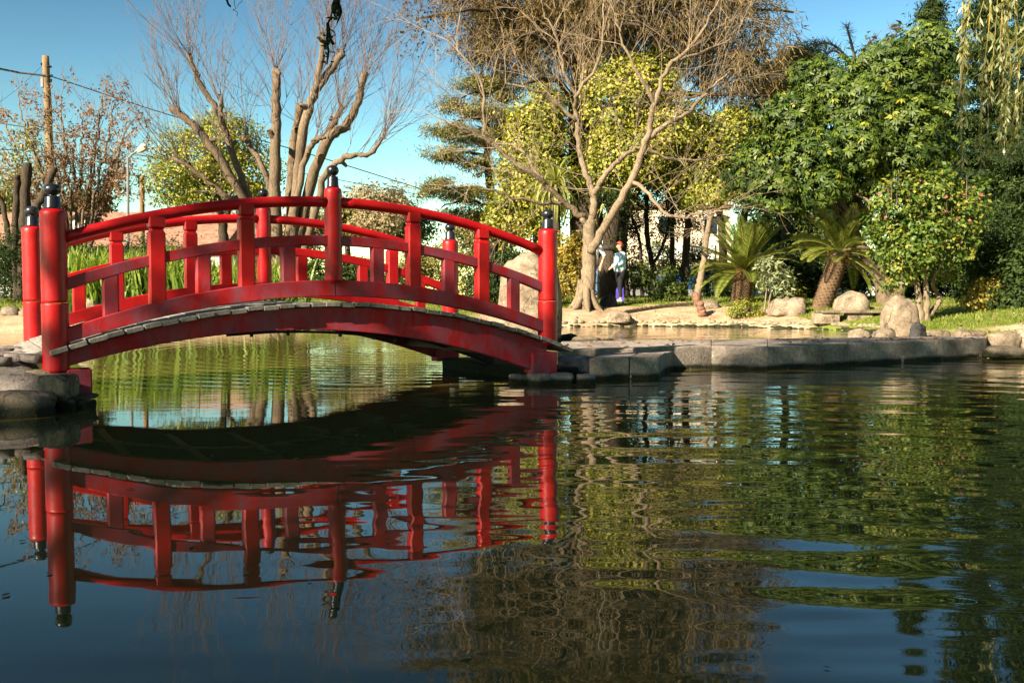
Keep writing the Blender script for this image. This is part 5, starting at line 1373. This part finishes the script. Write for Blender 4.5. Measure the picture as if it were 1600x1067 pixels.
sp_ = root('wooden_post', 'shorter wooden pole with a wire on top right of the street lamp', 'pole', on_ground(222, 36))
limbs(sp_, [([(223, 472), (222, 350), (222, 274)], 4.3, 3.8, 36.0)], M['pole_wood'], 'pole', 10)
v, f = tube([P(216, 276, 36), P(230, 276.5, 36)], .03, 6); part('bracket', v, f, M['iron'], sp_)
sl = root('street_lamp', 'thin dark street lamp with a single slanted head left of the shorter pole', 'street lamp', on_ground(200, 25.6))
v, f = tube([P(200, 472, 25.6), P(200, 350, 25.6), P(200, 246, 25.6)], [.05, .04, .034], 8); part('pole', v, f, M['grey_steel'], sl)
v, f = tube([P(200, 248, 25.6), P(207, 241, 25.6), P(218, 234, 25.6)], .026, 6); part('arm', v, f, M['grey_steel'], sl)
hd_ = MB(); q0, q1 = P(215, 237, 25.6), P(229, 228, 25.6)
v, f = tube([q0, q0 + (q1 - q0) * .3, q0 + (q1 - q0) * .8, q1], [.05, .09, .11, .05], 8); part('lamp_head', v, f, M['plaster'], sl)
WI = [([(-40, 100, 30), (30, 114, 34)], 'thin wire from the left picture edge to the arm of the utility pole', 3.0),
      ([(81, 120, 34), (262, 179, 36), (480, 240, 38), (660, 296, 40), (760, 325, 41)], 'uppermost dark cable running down right from the utility pole behind the pollarded tree', 1.6),
      ([(-30, 188, 33), (75, 205, 34), (235, 233, 36), (420, 262, 38), (660, 305, 41)], 'second cable from the top at left crossing the dry leaved tree', 1.1),
      ([(-30, 232, 33), (80, 240, 34), (236, 270, 36)], 'third cable crossing the utility pole above the finials', 1.3),
      ([(-30, 262, 33), (80, 268, 34), (160, 274, 35), (222, 275, 36), (236, 283, 36)], 'lowest cable ending on top of the shorter wooden pole', 1.3),
      ([(0, 160, 36), (32, 135, 35), (64, 105, 34)], 'thin stay wire slanting down left from the utility pole top', .7)]
for pts, lab, w_ in WI:
    p = smooth_path([P(*q) for q in pts], 8); v, f = tube(p, pm(w_ / 2, 35), 4)
    o = obj('overhead_wire', mesh_from('overhead_wire', v, f, M['iron'])); props(o, lab, 'cable', 'overhead wires')
# park lamp
pl_ = root('park_lamp', 'green park lamp post with a flat pale shade behind the upright cycad', 'street lamp', on_ground(1128, 33))
v, f = tube([P(1128, 476, 33), P(1128, 400, 33), P(1128, 348, 33)], .05, 8); part('post', v, f, M['green_paint'], pl_)
mb = MB(); mb.lathe(P(1127, 352, 33), [(.06, 0), (.20, .10), (.26, .22), (.24, .24), (.05, .26)], 14); part('lamp_globe', mb.v, mb.f, M['lamp_glass'], pl_)
mb = MB(); mb.lathe(P(1127, 352, 33) + [0, 0, .22], [(.30, 0), (.30, .05), (.12, .12)], 14); part('lamp_shade', mb.v, mb.f, M['grey_steel'], pl_)

# ------------------------------------------------------------------ people
def skin_mesh(name, verts, edges, radii, mat, parent, sub=2, rootv=0, kind=None):
    me = bpy.data.meshes.new(name); me.from_pydata([tuple(map(float, v)) for v in verts], edges, []); me.update()
    o = bpy.data.objects.new(name, me); col.objects.link(o)
    sk = o.modifiers.new('skin', 'SKIN'); sk.use_smooth_shade = True
    for i, rr in enumerate(radii):
        d = me.skin_vertices[0].data[i]; d.radius = (rr, rr) if np.isscalar(rr) else rr; d.use_root = (i == rootv)
    ss = o.modifiers.new('sub', 'SUBSURF'); ss.levels = sub; ss.render_levels = sub
    dg = bpy.context.evaluated_depsgraph_get(); dg.update()
    nm = bpy.data.meshes.new_from_object(o.evaluated_get(dg)); nm.name = name
    bpy.data.objects.remove(o); nm.materials.clear(); nm.materials.append(mat)
    nm.polygons.foreach_set('use_smooth', np.ones(len(nm.polygons), dtype=bool))
    return obj(name, nm, parent)
M['skin'] = plain('skin', (.50, .27, .19), .55, .08, 8, .05)
def cloth(name, c, var=.2, sc=6): return plain(name, c, .85, var, sc, .3, .15)
def head_bits(parent, hc, s, hair_mat, hair_len):
    """face towards local +x"""
    import bmesh
    def ell(name, c, rad, mat, par, fn=None, sub=3):
        bm = bmesh.new(); bmesh.ops.create_icosphere(bm, subdivisions=sub, radius=1)
        for v in bm.verts:
            p = v.co.copy()
            if fn: p = fn(p)
            v.co = Vector((c[0] + p.x * rad[0], c[1] + p.y * rad[1], c[2] + p.z * rad[2]))
        me = bpy.data.meshes.new(name); bm.to_mesh(me); bm.free(); me.materials.append(mat)
        me.polygons.foreach_set('use_smooth', np.ones(len(me.polygons), dtype=bool)); return obj(name, me, par)
    def hairf(p):
        k = 1 + .06 * mnoise.noise(p * 5)
        if p.x > .25 and p.z < .45: p = Vector((.25 - .4 * (p.x - .25) - .1, p.y, p.z))   # opens at the face
        if p.z < -.5: p.z = -.5 - (p.z + .5) * .2
        return p * k
    ell('hair', (hc[0] - .012 * s, hc[1], hc[2] + .018 * s), (.108 * s, .090 * s, .122 * s * hair_len), hair_mat, parent, hairf)
    for sy in (-1, 1):
        ell('eye', (hc[0] + .083 * s, hc[1] + sy * .032 * s, hc[2] + .004 * s), (.012 * s, .014 * s, .010 * s), M['black'], parent, None, 2)
        ell('ear', (hc[0] - .005 * s, hc[1] + sy * .078 * s, hc[2] - .005 * s), (.022 * s, .012 * s, .032 * s), M['skin'], parent, None, 2)
    ell('mouth', (hc[0] + .083 * s, hc[1], hc[2] - .062 * s), (.010 * s, .024 * s, .007 * s), plain('lips', (.4, .12, .10), .5), parent, None, 2)
def person(label, base, H_, rz, pose, top_mat, leg_mat, hair_mat, shoe_mat, plump=1.0, hair_len=1.0):
    o = root('person', label, 'person', base, None, rz); s = H_ / 1.70
    J = lambda *a: np.array(a, float) * s
    pel, ch, nk, hd0, hd1 = J(0, 0, .93), J(.01, 0, 1.22), J(-.01, 0, 1.44), J(.02, 0, 1.53), J(.03, 0, 1.64)
    V = [pel, J(.02, 0, 1.07), ch, J(-.01, 0, 1.36), nk, hd0, J(.04, 0, 1.585), hd1]; E = [(0, 1), (1, 2), (2, 3), (3, 4), (4, 5), (5, 6), (6, 7)]
    Rr = [(.15 * plump * s, .115 * plump * s), (.14 * plump * s, .115 * plump * s), (.15 * plump * s, .12 * plump * s), (.11 * s, .09 * s), .052 * s, .060 * s, .082 * s, .070 * s]
    # nose
    V.append(J(.135, 0, 1.575)); E.append((6, 8)); Rr.append(.013 * s)
    legs = {}; arms = {}
    for sd, sy in (('L', 1), ('R', -1)):
        hp = J(0, sy * .095, .90); kn = J(*pose['knee' + sd]); an = J(*pose['ankle' + sd]); to = an + J(.15, sy * .02, -.045)
        b_ = len(V); V += [hp, kn, an, to]; E += [(0, b_), (b_, b_ + 1), (b_ + 1, b_ + 2), (b_ + 2, b_ + 3)]; Rr += [.095 * plump * s, .060 * s, .040 * s, .030 * s]
        legs[sd] = (hp, kn, an, to)
        sh_ = J(-.01, sy * .185, 1.385); el = J(*pose['elbow' + sd]); wr = J(*pose['wrist' + sd]); pa = wr + unit(wr - el) * .075 * s
        b_ = len(V); V += [sh_, el, wr, pa]; E += [(3, b_), (b_, b_ + 1), (b_ + 1, b_ + 2), (b_ + 2, b_ + 3)]; Rr += [.055 * s, .043 * s, .027 * s, .034 * s]
        fd = unit(wr - el); side = unit(np.cross(fd, [0, sy * .3, 1.0])); dn = unit(np.cross(fd, side))
        for q, fl in zip((-.024, -.008, .008, .024), (.070, .080, .075, .060)):
            f0 = len(V); V += [pa + side * q * s + fd * .02 * s, pa + side * q * s + fd * fl * .55 * s, pa + side * q * s + fd * fl * .9 * s + dn * .025 * s]
            E += [(b_ + 3, f0), (f0, f0 + 1), (f0 + 1, f0 + 2)]; Rr += [.009 * s, .0085 * s, .007 * s]
        f0 = len(V); V += [wr + fd * .03 * s + side * .035 * s, wr + fd * .075 * s + side * .055 * s]; E += [(b_ + 2, f0), (f0, f0 + 1)]; Rr += [.011 * s, .009 * s]
        arms[sd] = (sh_, el, wr)
    skin_mesh('body', V, E, Rr, M['skin'], o, 2)
    # trousers
    V = [pel + J(0, 0, .06)]; E = []; Rr = [(.165 * plump * s, .128 * plump * s)]
    V.append(pel - J(0, 0, .03)); E.append((0, 1)); Rr.append((.168 * plump * s, .13 * plump * s))
    for sd in 'LR':
        hp, kn, an, to = legs[sd]; b_ = len(V); V += [hp - J(0, 0, .08), kn, an + J(0, 0, .03)]; E += [(1, b_), (b_, b_ + 1), (b_ + 1, b_ + 2)]; Rr += [.105 * plump * s, .074 * s, .056 * s]
    skin_mesh('trousers', V, E, Rr, leg_mat, o, 2)
    V = [J(.01, 0, .80), J(.02, 0, 1.05), ch, J(-.01, 0, 1.37), J(-.01, 0, 1.435)]; E = [(0, 1), (1, 2), (2, 3), (3, 4)]
    Rr = [(.182 * plump * s, .145 * plump * s), (.170 * plump * s, .140 * plump * s), (.172 * plump * s, .142 * plump * s), (.13 * s, .105 * s), (.072 * s, .07 * s)]
    for sd in 'LR':
        sh_, el, wr = arms[sd]; b_ = len(V); V += [sh_, el, wr - (wr - el) * (.12 if pose.get('long', True) else .85)]; E += [(3, b_), (b_, b_ + 1), (b_ + 1, b_ + 2)]; Rr += [.075 * s, .062 * s, .047 * s if pose.get('long', True) else .058 * s]
    skin_mesh('jacket' if pose.get('long', True) else 'shirt', V, E, Rr, top_mat, o, 2)
    for sd in 'LR':
        hp, kn, an, to = legs[sd]
        skin_mesh('shoe', [an + J(-.05, 0, -.045), an + J(.02, 0, -.04), to + J(-.02, 0, -.005), to + J(.03, 0, -.01)], [(0, 1), (1, 2), (2, 3)], [.045 * s, .052 * s, .045 * s, .034 * s], shoe_mat, o, 2)
    head_bits(o, hd0 * .0 + J(.035, 0, 1.60), s, hair_mat, hair_len)
    return o
# patterned jacket: turquoise and white print
m, nt, out = new_mat('turquoise_white_print'); vor = N(nt, 'ShaderNodeTexVoronoi'); vor.inputs['Scale'].default_value = 16
tc = N(nt, 'ShaderNodeTexCoord'); nt.links.new(tc.outputs['Object'], vor.inputs['Vector'])
c = ramp(nt, noise_tex(nt, 17, 3, .6), [(.40, (.70, .78, .80)), (.50, (.36, .66, .74)), (.58, (.08, .28, .42)), (.66, (.60, .72, .76))])
finish(nt, out, c, .85, noise_tex(nt, 60), .2, .01, .15); M['print'] = m
Yw = 27.3
bw = on_ground(969, Yw); bw[2] = float(gz(bw[0], bw[1]))
woman = person('woman with short red hair in a blue and white patterned jacket and black leggings', bw, pm(467 - 374, Yw) * 1.0, math.pi + .25,
               {'kneeL': (.05, .11, .50), 'ankleL': (.03, .13, .085), 'kneeR': (-.02, -.11, .50), 'ankleR': (-.06, -.13, .085), 'elbowL': (.02, .27, 1.12), 'wristL': (.22, .16, 1.02), 'elbowR': (.02, -.27, 1.12), 'wristR': (.22, -.13, 1.00)},
               M['print'], cloth('black_leggings', (.018, .018, .022)), plain('red_hair', (.26, .045, .02), .5), cloth('pale_blue_shoe', (.5, .65, .68)), 1.3, .95)
bg_ = root('shopping_bag', 'purple carrier bag held low behind the legs of the woman', 'bag', bw + [.02, .16, .0])
c0 = np.array(bg_.location); mb = MB()
v = []; f = []
for z, a, d in ((.02, .13, .06), (.18, .15, .08), (.36, .14, .06), (.44, .11, .02)):
    v += [(c0[0] - a * .8, c0[1] - d, c0[2] + z), (c0[0] + a * .8, c0[1] - d, c0[2] + z), (c0[0] + a * .8, c0[1] + d, c0[2] + z), (c0[0] - a * .8, c0[1] + d, c0[2] + z)]
for k in range(3):
    for i in range(4): j = (i + 1) % 4; f.append((k * 4 + i, k * 4 + j, k * 4 + 4 + j, k * 4 + 4 + i))
f += [(3, 2, 1, 0), (12, 13, 14, 15)]
part('bag_body', v, f, cloth('purple_plastic', (.10, .07, .42)), bg_, None)
for sg in (-.05, .05):
    vv, ff = tube([c0 + [sg - .04, 0, .43], c0 + [sg - .02, 0, .56], c0 + [sg + .02, 0, .56], c0 + [sg + .04, 0, .43]], .008, 5); part('handle', vv, ff, cloth('purple_strap', (.10, .07, .42)), bg_)
bm_ = on_ground(927, 28.2)
man = person('man in a pale shirt and blue jeans mostly hidden behind the bare tree trunk', bm_, pm(470 - 368, 28.2), math.pi / 2 + 2.4,
             {'kneeL': (.04, .10, .50), 'ankleL': (.02, .12, .085), 'kneeR': (.0, -.12, .50), 'ankleR': (-.03, -.15, .085), 'elbowL': (-.05, .32, 1.14), 'wristL': (.03, .27, .88), 'elbowR': (-.05, -.32, 1.14), 'wristR': (.10, -.22, .92), 'long': False},
             cloth('pale_grey_shirt', (.55, .56, .58)), cloth('blue_jeans', (.12, .22, .36), .3), plain('grey_hair', (.2, .18, .16), .7), cloth('white_shoe', (.6, .6, .6)), 1.0, .9)

# ------------------------------------------------------------------ near trees: willow at right, shading tree behind the viewer
wl = root('weeping_willow', 'weeping willow with hanging yellow twigs and narrow leaves at the upper right', 'tree', (7.6, 3.9, float(gz(8.6, 3.9))))
wb = np.array([8.6, 3.9, float(gz(8.6, 3.9))]); wl.location = wb
part('trunk', *tube(smooth_path([wb - [0, 0, .3], wb + [-.1, .2, 2], wb + [-.6, .6, 4.2], wb + [-1.2, 1.0, 6.0]], 6), np.linspace(.32, .16, 19), 12), M['bark_dark'], wl, None, True)
r = np.random.default_rng(200)
tops = []
for k, (px, Yk) in enumerate(((1500, 6.4), (1530, 6.0), (1560, 6.6), (1590, 5.8), (1620, 6.2))):
    e = P(px, -70 - 20 * (k % 2), Yk)
    part('branch', *tube(smooth_path([wb + [-1.0, .9, 5.2 + .1 * k], (wb + [-1.0, .9, 5.6] + e) / 2 + [0, 0, .7], e], 7), np.linspace(.05, .012, 15), 6), M['willow_stem'], wl, None, True)
# strands: pixel paths
STR = [([(1530, -60), (1512, 20), (1505, 90), (1508, 150)], 6.0), ([(1556, -60), (1535, 10), (1520, 60), (1512, 110), (1510, 182)], 6.1), ([(1548, -60), (1547, 20), (1540, 90), (1535, 150), (1533, 262)], 6.0),
       ([(1580, 0), (1552, 15), (1535, 60), (1534, 120), (1531, 180), (1532, 240)], 6.2), ([(1612, 46), (1580, 72), (1555, 95), (1538, 112)], 5.9), ([(1576, -60), (1574, 20), (1572, 80)], 6.3), ([(1608, 70), (1595, 90), (1590, 140), (1583, 190), (1578, 240)], 6.0),
       ([(1598, 60), (1586, 95), (1575, 140), (1570, 180)], 6.1), ([(1566, 170), (1563, 205), (1562, 240)], 6.0), ([(1605, 100), (1598, 150), (1596, 200), (1592, 230)], 5.9), ([(1520, -60), (1517, 0), (1510, 50), (1503, 100), (1500, 140)], 6.4), ([(1590, -60), (1586, 0), (1590, 40)], 6.2), ([(1545, 130), (1544, 190), (1546, 225), (1552, 232)], 6.3),
       ([(1502, 110), (1502, 150), (1500, 185)], 6.1), ([(1562, -60), (1556, 40), (1550, 110), (1547, 150)], 6.5), ([(1632, 0), (1618, 80), (1612, 180), (1606, 250)], 6.0), ([(1450, 131), (1475, 131), (1496, 127)], 6.2), ([(1600, -60), (1604, 30), (1600, 75)], 6.1)]
for _ in range(8):
    xa = r.uniform(1498, 1640); ya = r.uniform(90, 270)
    STR.append(([(xa + r.uniform(-8, 14), -60), (xa + r.uniform(-4, 8), ya * .3), (xa + r.uniform(-4, 5), ya * .7), (xa, ya)], r.uniform(5.9, 7.2)))
for pts, Yk in STR:
    p = smooth_path([P(a, b_, Yk) for a, b_ in pts], 8)
    if pts[0][1] <= 0 or pts[0][0] > 1590 or True:
        pass
    o = part('branch', *tube(p, np.linspace(.0034, .0016, len(p)), 5), M['willow_stem'], wl, None, True)
    n = max(12, int(np.sum(np.linalg.norm(np.diff(p, axis=0), axis=1)) / .017))
    s = np.sort(r.random(n)) * (len(p) - 1); i = s.astype(int).clip(0, len(p) - 2)
    q = p[i] + (p[i + 1] - p[i]) * (s - i)[:, None]; tg = unit(p[i + 1] - p[i])
    side = unit(r.normal(size=(n, 3))); d = unit(tg * .5 + side * .6 + np.array([0, 0, -.45])); nr = unit(np.cross(d, r.normal(size=(n, 3))))
    # a tuft at the tip
    tip = np.tile(p[-1], (9, 1)); dt = unit(r.normal(size=(9, 3)) * .4 + np.array([0, 0, -1.0])); q = np.vstack([q, tip]); d = np.vstack([d, dt]); nr = np.vstack([nr, unit(np.cross(dt, r.normal(size=(9, 3))))])
    n = len(q); v, f, t = leaves(q, d, nr, r.uniform(.04, .085, n), r.uniform(.013, .021, n), r, .1)
    part('leaves', v, f, M['leaf_willow'], o, t, kind='stuff')

shade = root('shade_tree', 'broad evergreen on the near bank behind the viewer that shades the bridge front', 'tree', (-9.0, -9.0, float(gz(-9.0, -9.0))))
vh = np.array([-SH[0] * math.sin(SUN_EL), -SH[1] * math.sin(SUN_EL), math.cos(SUN_EL)])
uh = np.array([-SH[1], SH[0], 0.0])
def sunpos(u, v, w): return uh * u + vh * v + SUN * w
bsS = [(sunpos(-7.5, 3.2, 17), np.array([.72, .72, .72]))]
r = np.random.default_rng(210)
for u, v_, ru, w in ((-3.3, 2.0, 3.0, 17), (-5.2, 2.2, 1.65, 16), (-4.7, .9, 2.3, 18), (-4.3, 5.2, 1.35, 16), (-1.0, 1.5, 3.2, 18), (1.5, 3.0, 3.0, 18), (2.5, .5, 2.6, 18), (-2.5, -.4, 2.2, 18), (.2, 5.2, 1.9, 17)):
    bsS.append((sunpos(u, v_, w), np.array([ru, ru, ru]) * .97))
crown(shade, bsS, 1250, 36, .34, .30, .16, M['leaf_dark'], 211, shell=.3)
cS = sunpos(-1.5, 1.5, 18)
sb_ = np.array(shade.location)
tops_ = [b_[0] for b_ in bsS]
part('trunk', *tube(smooth_path([sb_ - [0, 0, .3], sb_ * .75 + cS * .25 - [0, 0, .3], cS], 6), np.linspace(.42, .2, 13), 12), M['bark_dark'], shade, None, True)
for tp in tops_[:6]:
    part('limb', *tube(smooth_path([cS * .6 + sb_ * .4, (cS + tp) / 2, tp], 5), np.linspace(.16, .04, 11), 8), M['bark_dark'], shade, None, True)
# an overhanging limb carries the twisted hanging twigs at the top of the frame
L0 = P(440, -150, 5.2)
part('limb', *tube(smooth_path([cS, (cS + L0) / 2 + [0, 0, 1.2], L0], 8), np.linspace(.12, .03, 17), 8), M['bark_dark'], shade, None, True)
def hang(label, paths, Yk):
    h = root('hanging_branch', label, 'branch', P(*paths[0][0][0], Yk), 'twigs hanging from above')
    for pts, r0, r1, leafy_ in paths:
        p = smooth_path([P(a, b_, Yk + (k % 3 - 1) * .02) for k, (a, b_) in enumerate(pts)], 6)
        part('twig', *tube(p, np.linspace(pm(r0, Yk), pm(r1, Yk), len(p)), 7), M['hang_bark'], h, None, True)
        if leafy_:
            v, f, t = leaf_cloud(p[len(p) // 3:], .008, leafy_, .035, .014, 5, 0, .2); part('lichen', v, f, M['leaf_dark'], h, t, kind='stuff')
M['hang_bark'] = bark_mat('mossy_twisted_bark', (.012, .016, .008), (.045, .06, .025), (20, 20, 20))
hang('dark twisted mossy branch hanging at the top in front of the pollarded tree', [([(450, -150), (490, -90), (524, -40), (527, 5), (522, 15)], 5, 4, 0), ([(526, -5), (520, 10), (521, 18), (528, 20), (531, 8)], 2.5, 2, 0), ([(528, 4), (533, 18), (530, 28), (527, 36)], 2.5, 1.2, 0), ([(522, 16), (523, 24), (526, 30)], 2.2, 1.2, 14),
      ([(520, 15), (516, 30), (513, 36), (514, 46), (516, 60), (521, 70)], 1.0, 2.8, 0), ([(512, 36), (512, 52), (511, 64), (513, 80), (512, 92), (511, 100)], 2.6, 1.2, 26), ([(514, 46), (522, 50), (524, 56)], 1.2, .6, 0), ([(513, 62), (508, 72), (506, 64)], 2, 1.4, 8)], 5.2)
hang('short dark broken twigs hanging at the top edge left of the pollarded tree', [([(440, -150), (400, -90), (352, -30), (355, 2), (360, 11)], 2.5, 1.6, 0), ([(372, -30), (366, 2), (368, 14), (364, 16), (371, 20), (370, 26)], .5, .35, 0), ([(372, -30), (378, 0), (374, 6), (370, 12)], .45, .3, 0)], 5.2)

NB = [((2.5, -7.5), 3.6, 6.5, 'unseen evergreen added right behind the viewer to dim the foreground'), ((-1.5, -12.5), 4.0, 7.0, 'unseen tall evergreen added farther back behind the viewer to dim the foreground'), ((9.5, -4.0), 3.8, 6.2, 'unseen evergreen added to the right of the viewer to dim the foreground'), ((15.5, 3.5), 3.8, 6.0, 'unseen evergreen added on the right bank beyond the willow trunk to dim the foreground'), ((6.5, -13), 4.2, 8.0, 'unseen tall evergreen added far right behind the viewer to dim the foreground'), ((-14, -13.5), 4.2, 7.0, 'unseen evergreen added far left behind the viewer to dim the foreground')]
for i, ((x, y), rr_, zc, lab) in enumerate(NB):  # unseen trees, added to block sky light from the foreground
    b_ = np.array([x, y, float(gz(x, y))]); t_ = root('sky_blocking_tree', lab, 'tree', b_, 'unseen trees added to dim the foreground')
    part('trunk', *tube(smooth_path([b_ - [0, 0, .3], b_ + [.1, 0, 2], b_ + [0, .2, zc]], 5), np.linspace(.3, .12, 11), 9), M['bark_dark'], t_, None, True)
    crown(t_, [(b_ + [r.uniform(-.4, .4) * rr_, r.uniform(-.4, .4) * rr_, zc + r.uniform(-.6, .6) * rr_], np.array([rr_, rr_, rr_ * .9]) * .75) for _ in range(6)], 620, 30, .42, .34, .18, M['leaf_dark'], 230 + i, shell=.4)

# floating leaves and specks on the near water
r = np.random.default_rng(220)
lv = leaves(np.zeros((1, 3)), np.array([[1., 0, 0]]), np.array([[0, 0, 1.]]), np.array([.03]), np.array([.018]), r, .05)
lme = [mesh_from('floating_leaf', lv[0] - [.015, 0, 0], lv[1], M[k], lv[2]) for k in ('leaf_dry', 'leaf_pale', 'leaf_yellow')]
for i in range(44):
    px, py = (r.uniform(60, 860), r.uniform(655, 900)) if i < 30 else (r.uniform(0, 1550), r.uniform(640, 1050))
    p = G(px, py, .004); o = obj('floating_leaf', lme[i % 3], None, p, (0, 0, r.uniform(0, 6.28))); s = r.uniform(.5, 1.3); o.scale = (s, s, s)
    props(o, ('dry brown', 'pale grey green', 'yellow')[i % 3] + ' fallen leaf floating on the dark pond surface', 'leaf', 'leaves floating on the pond')
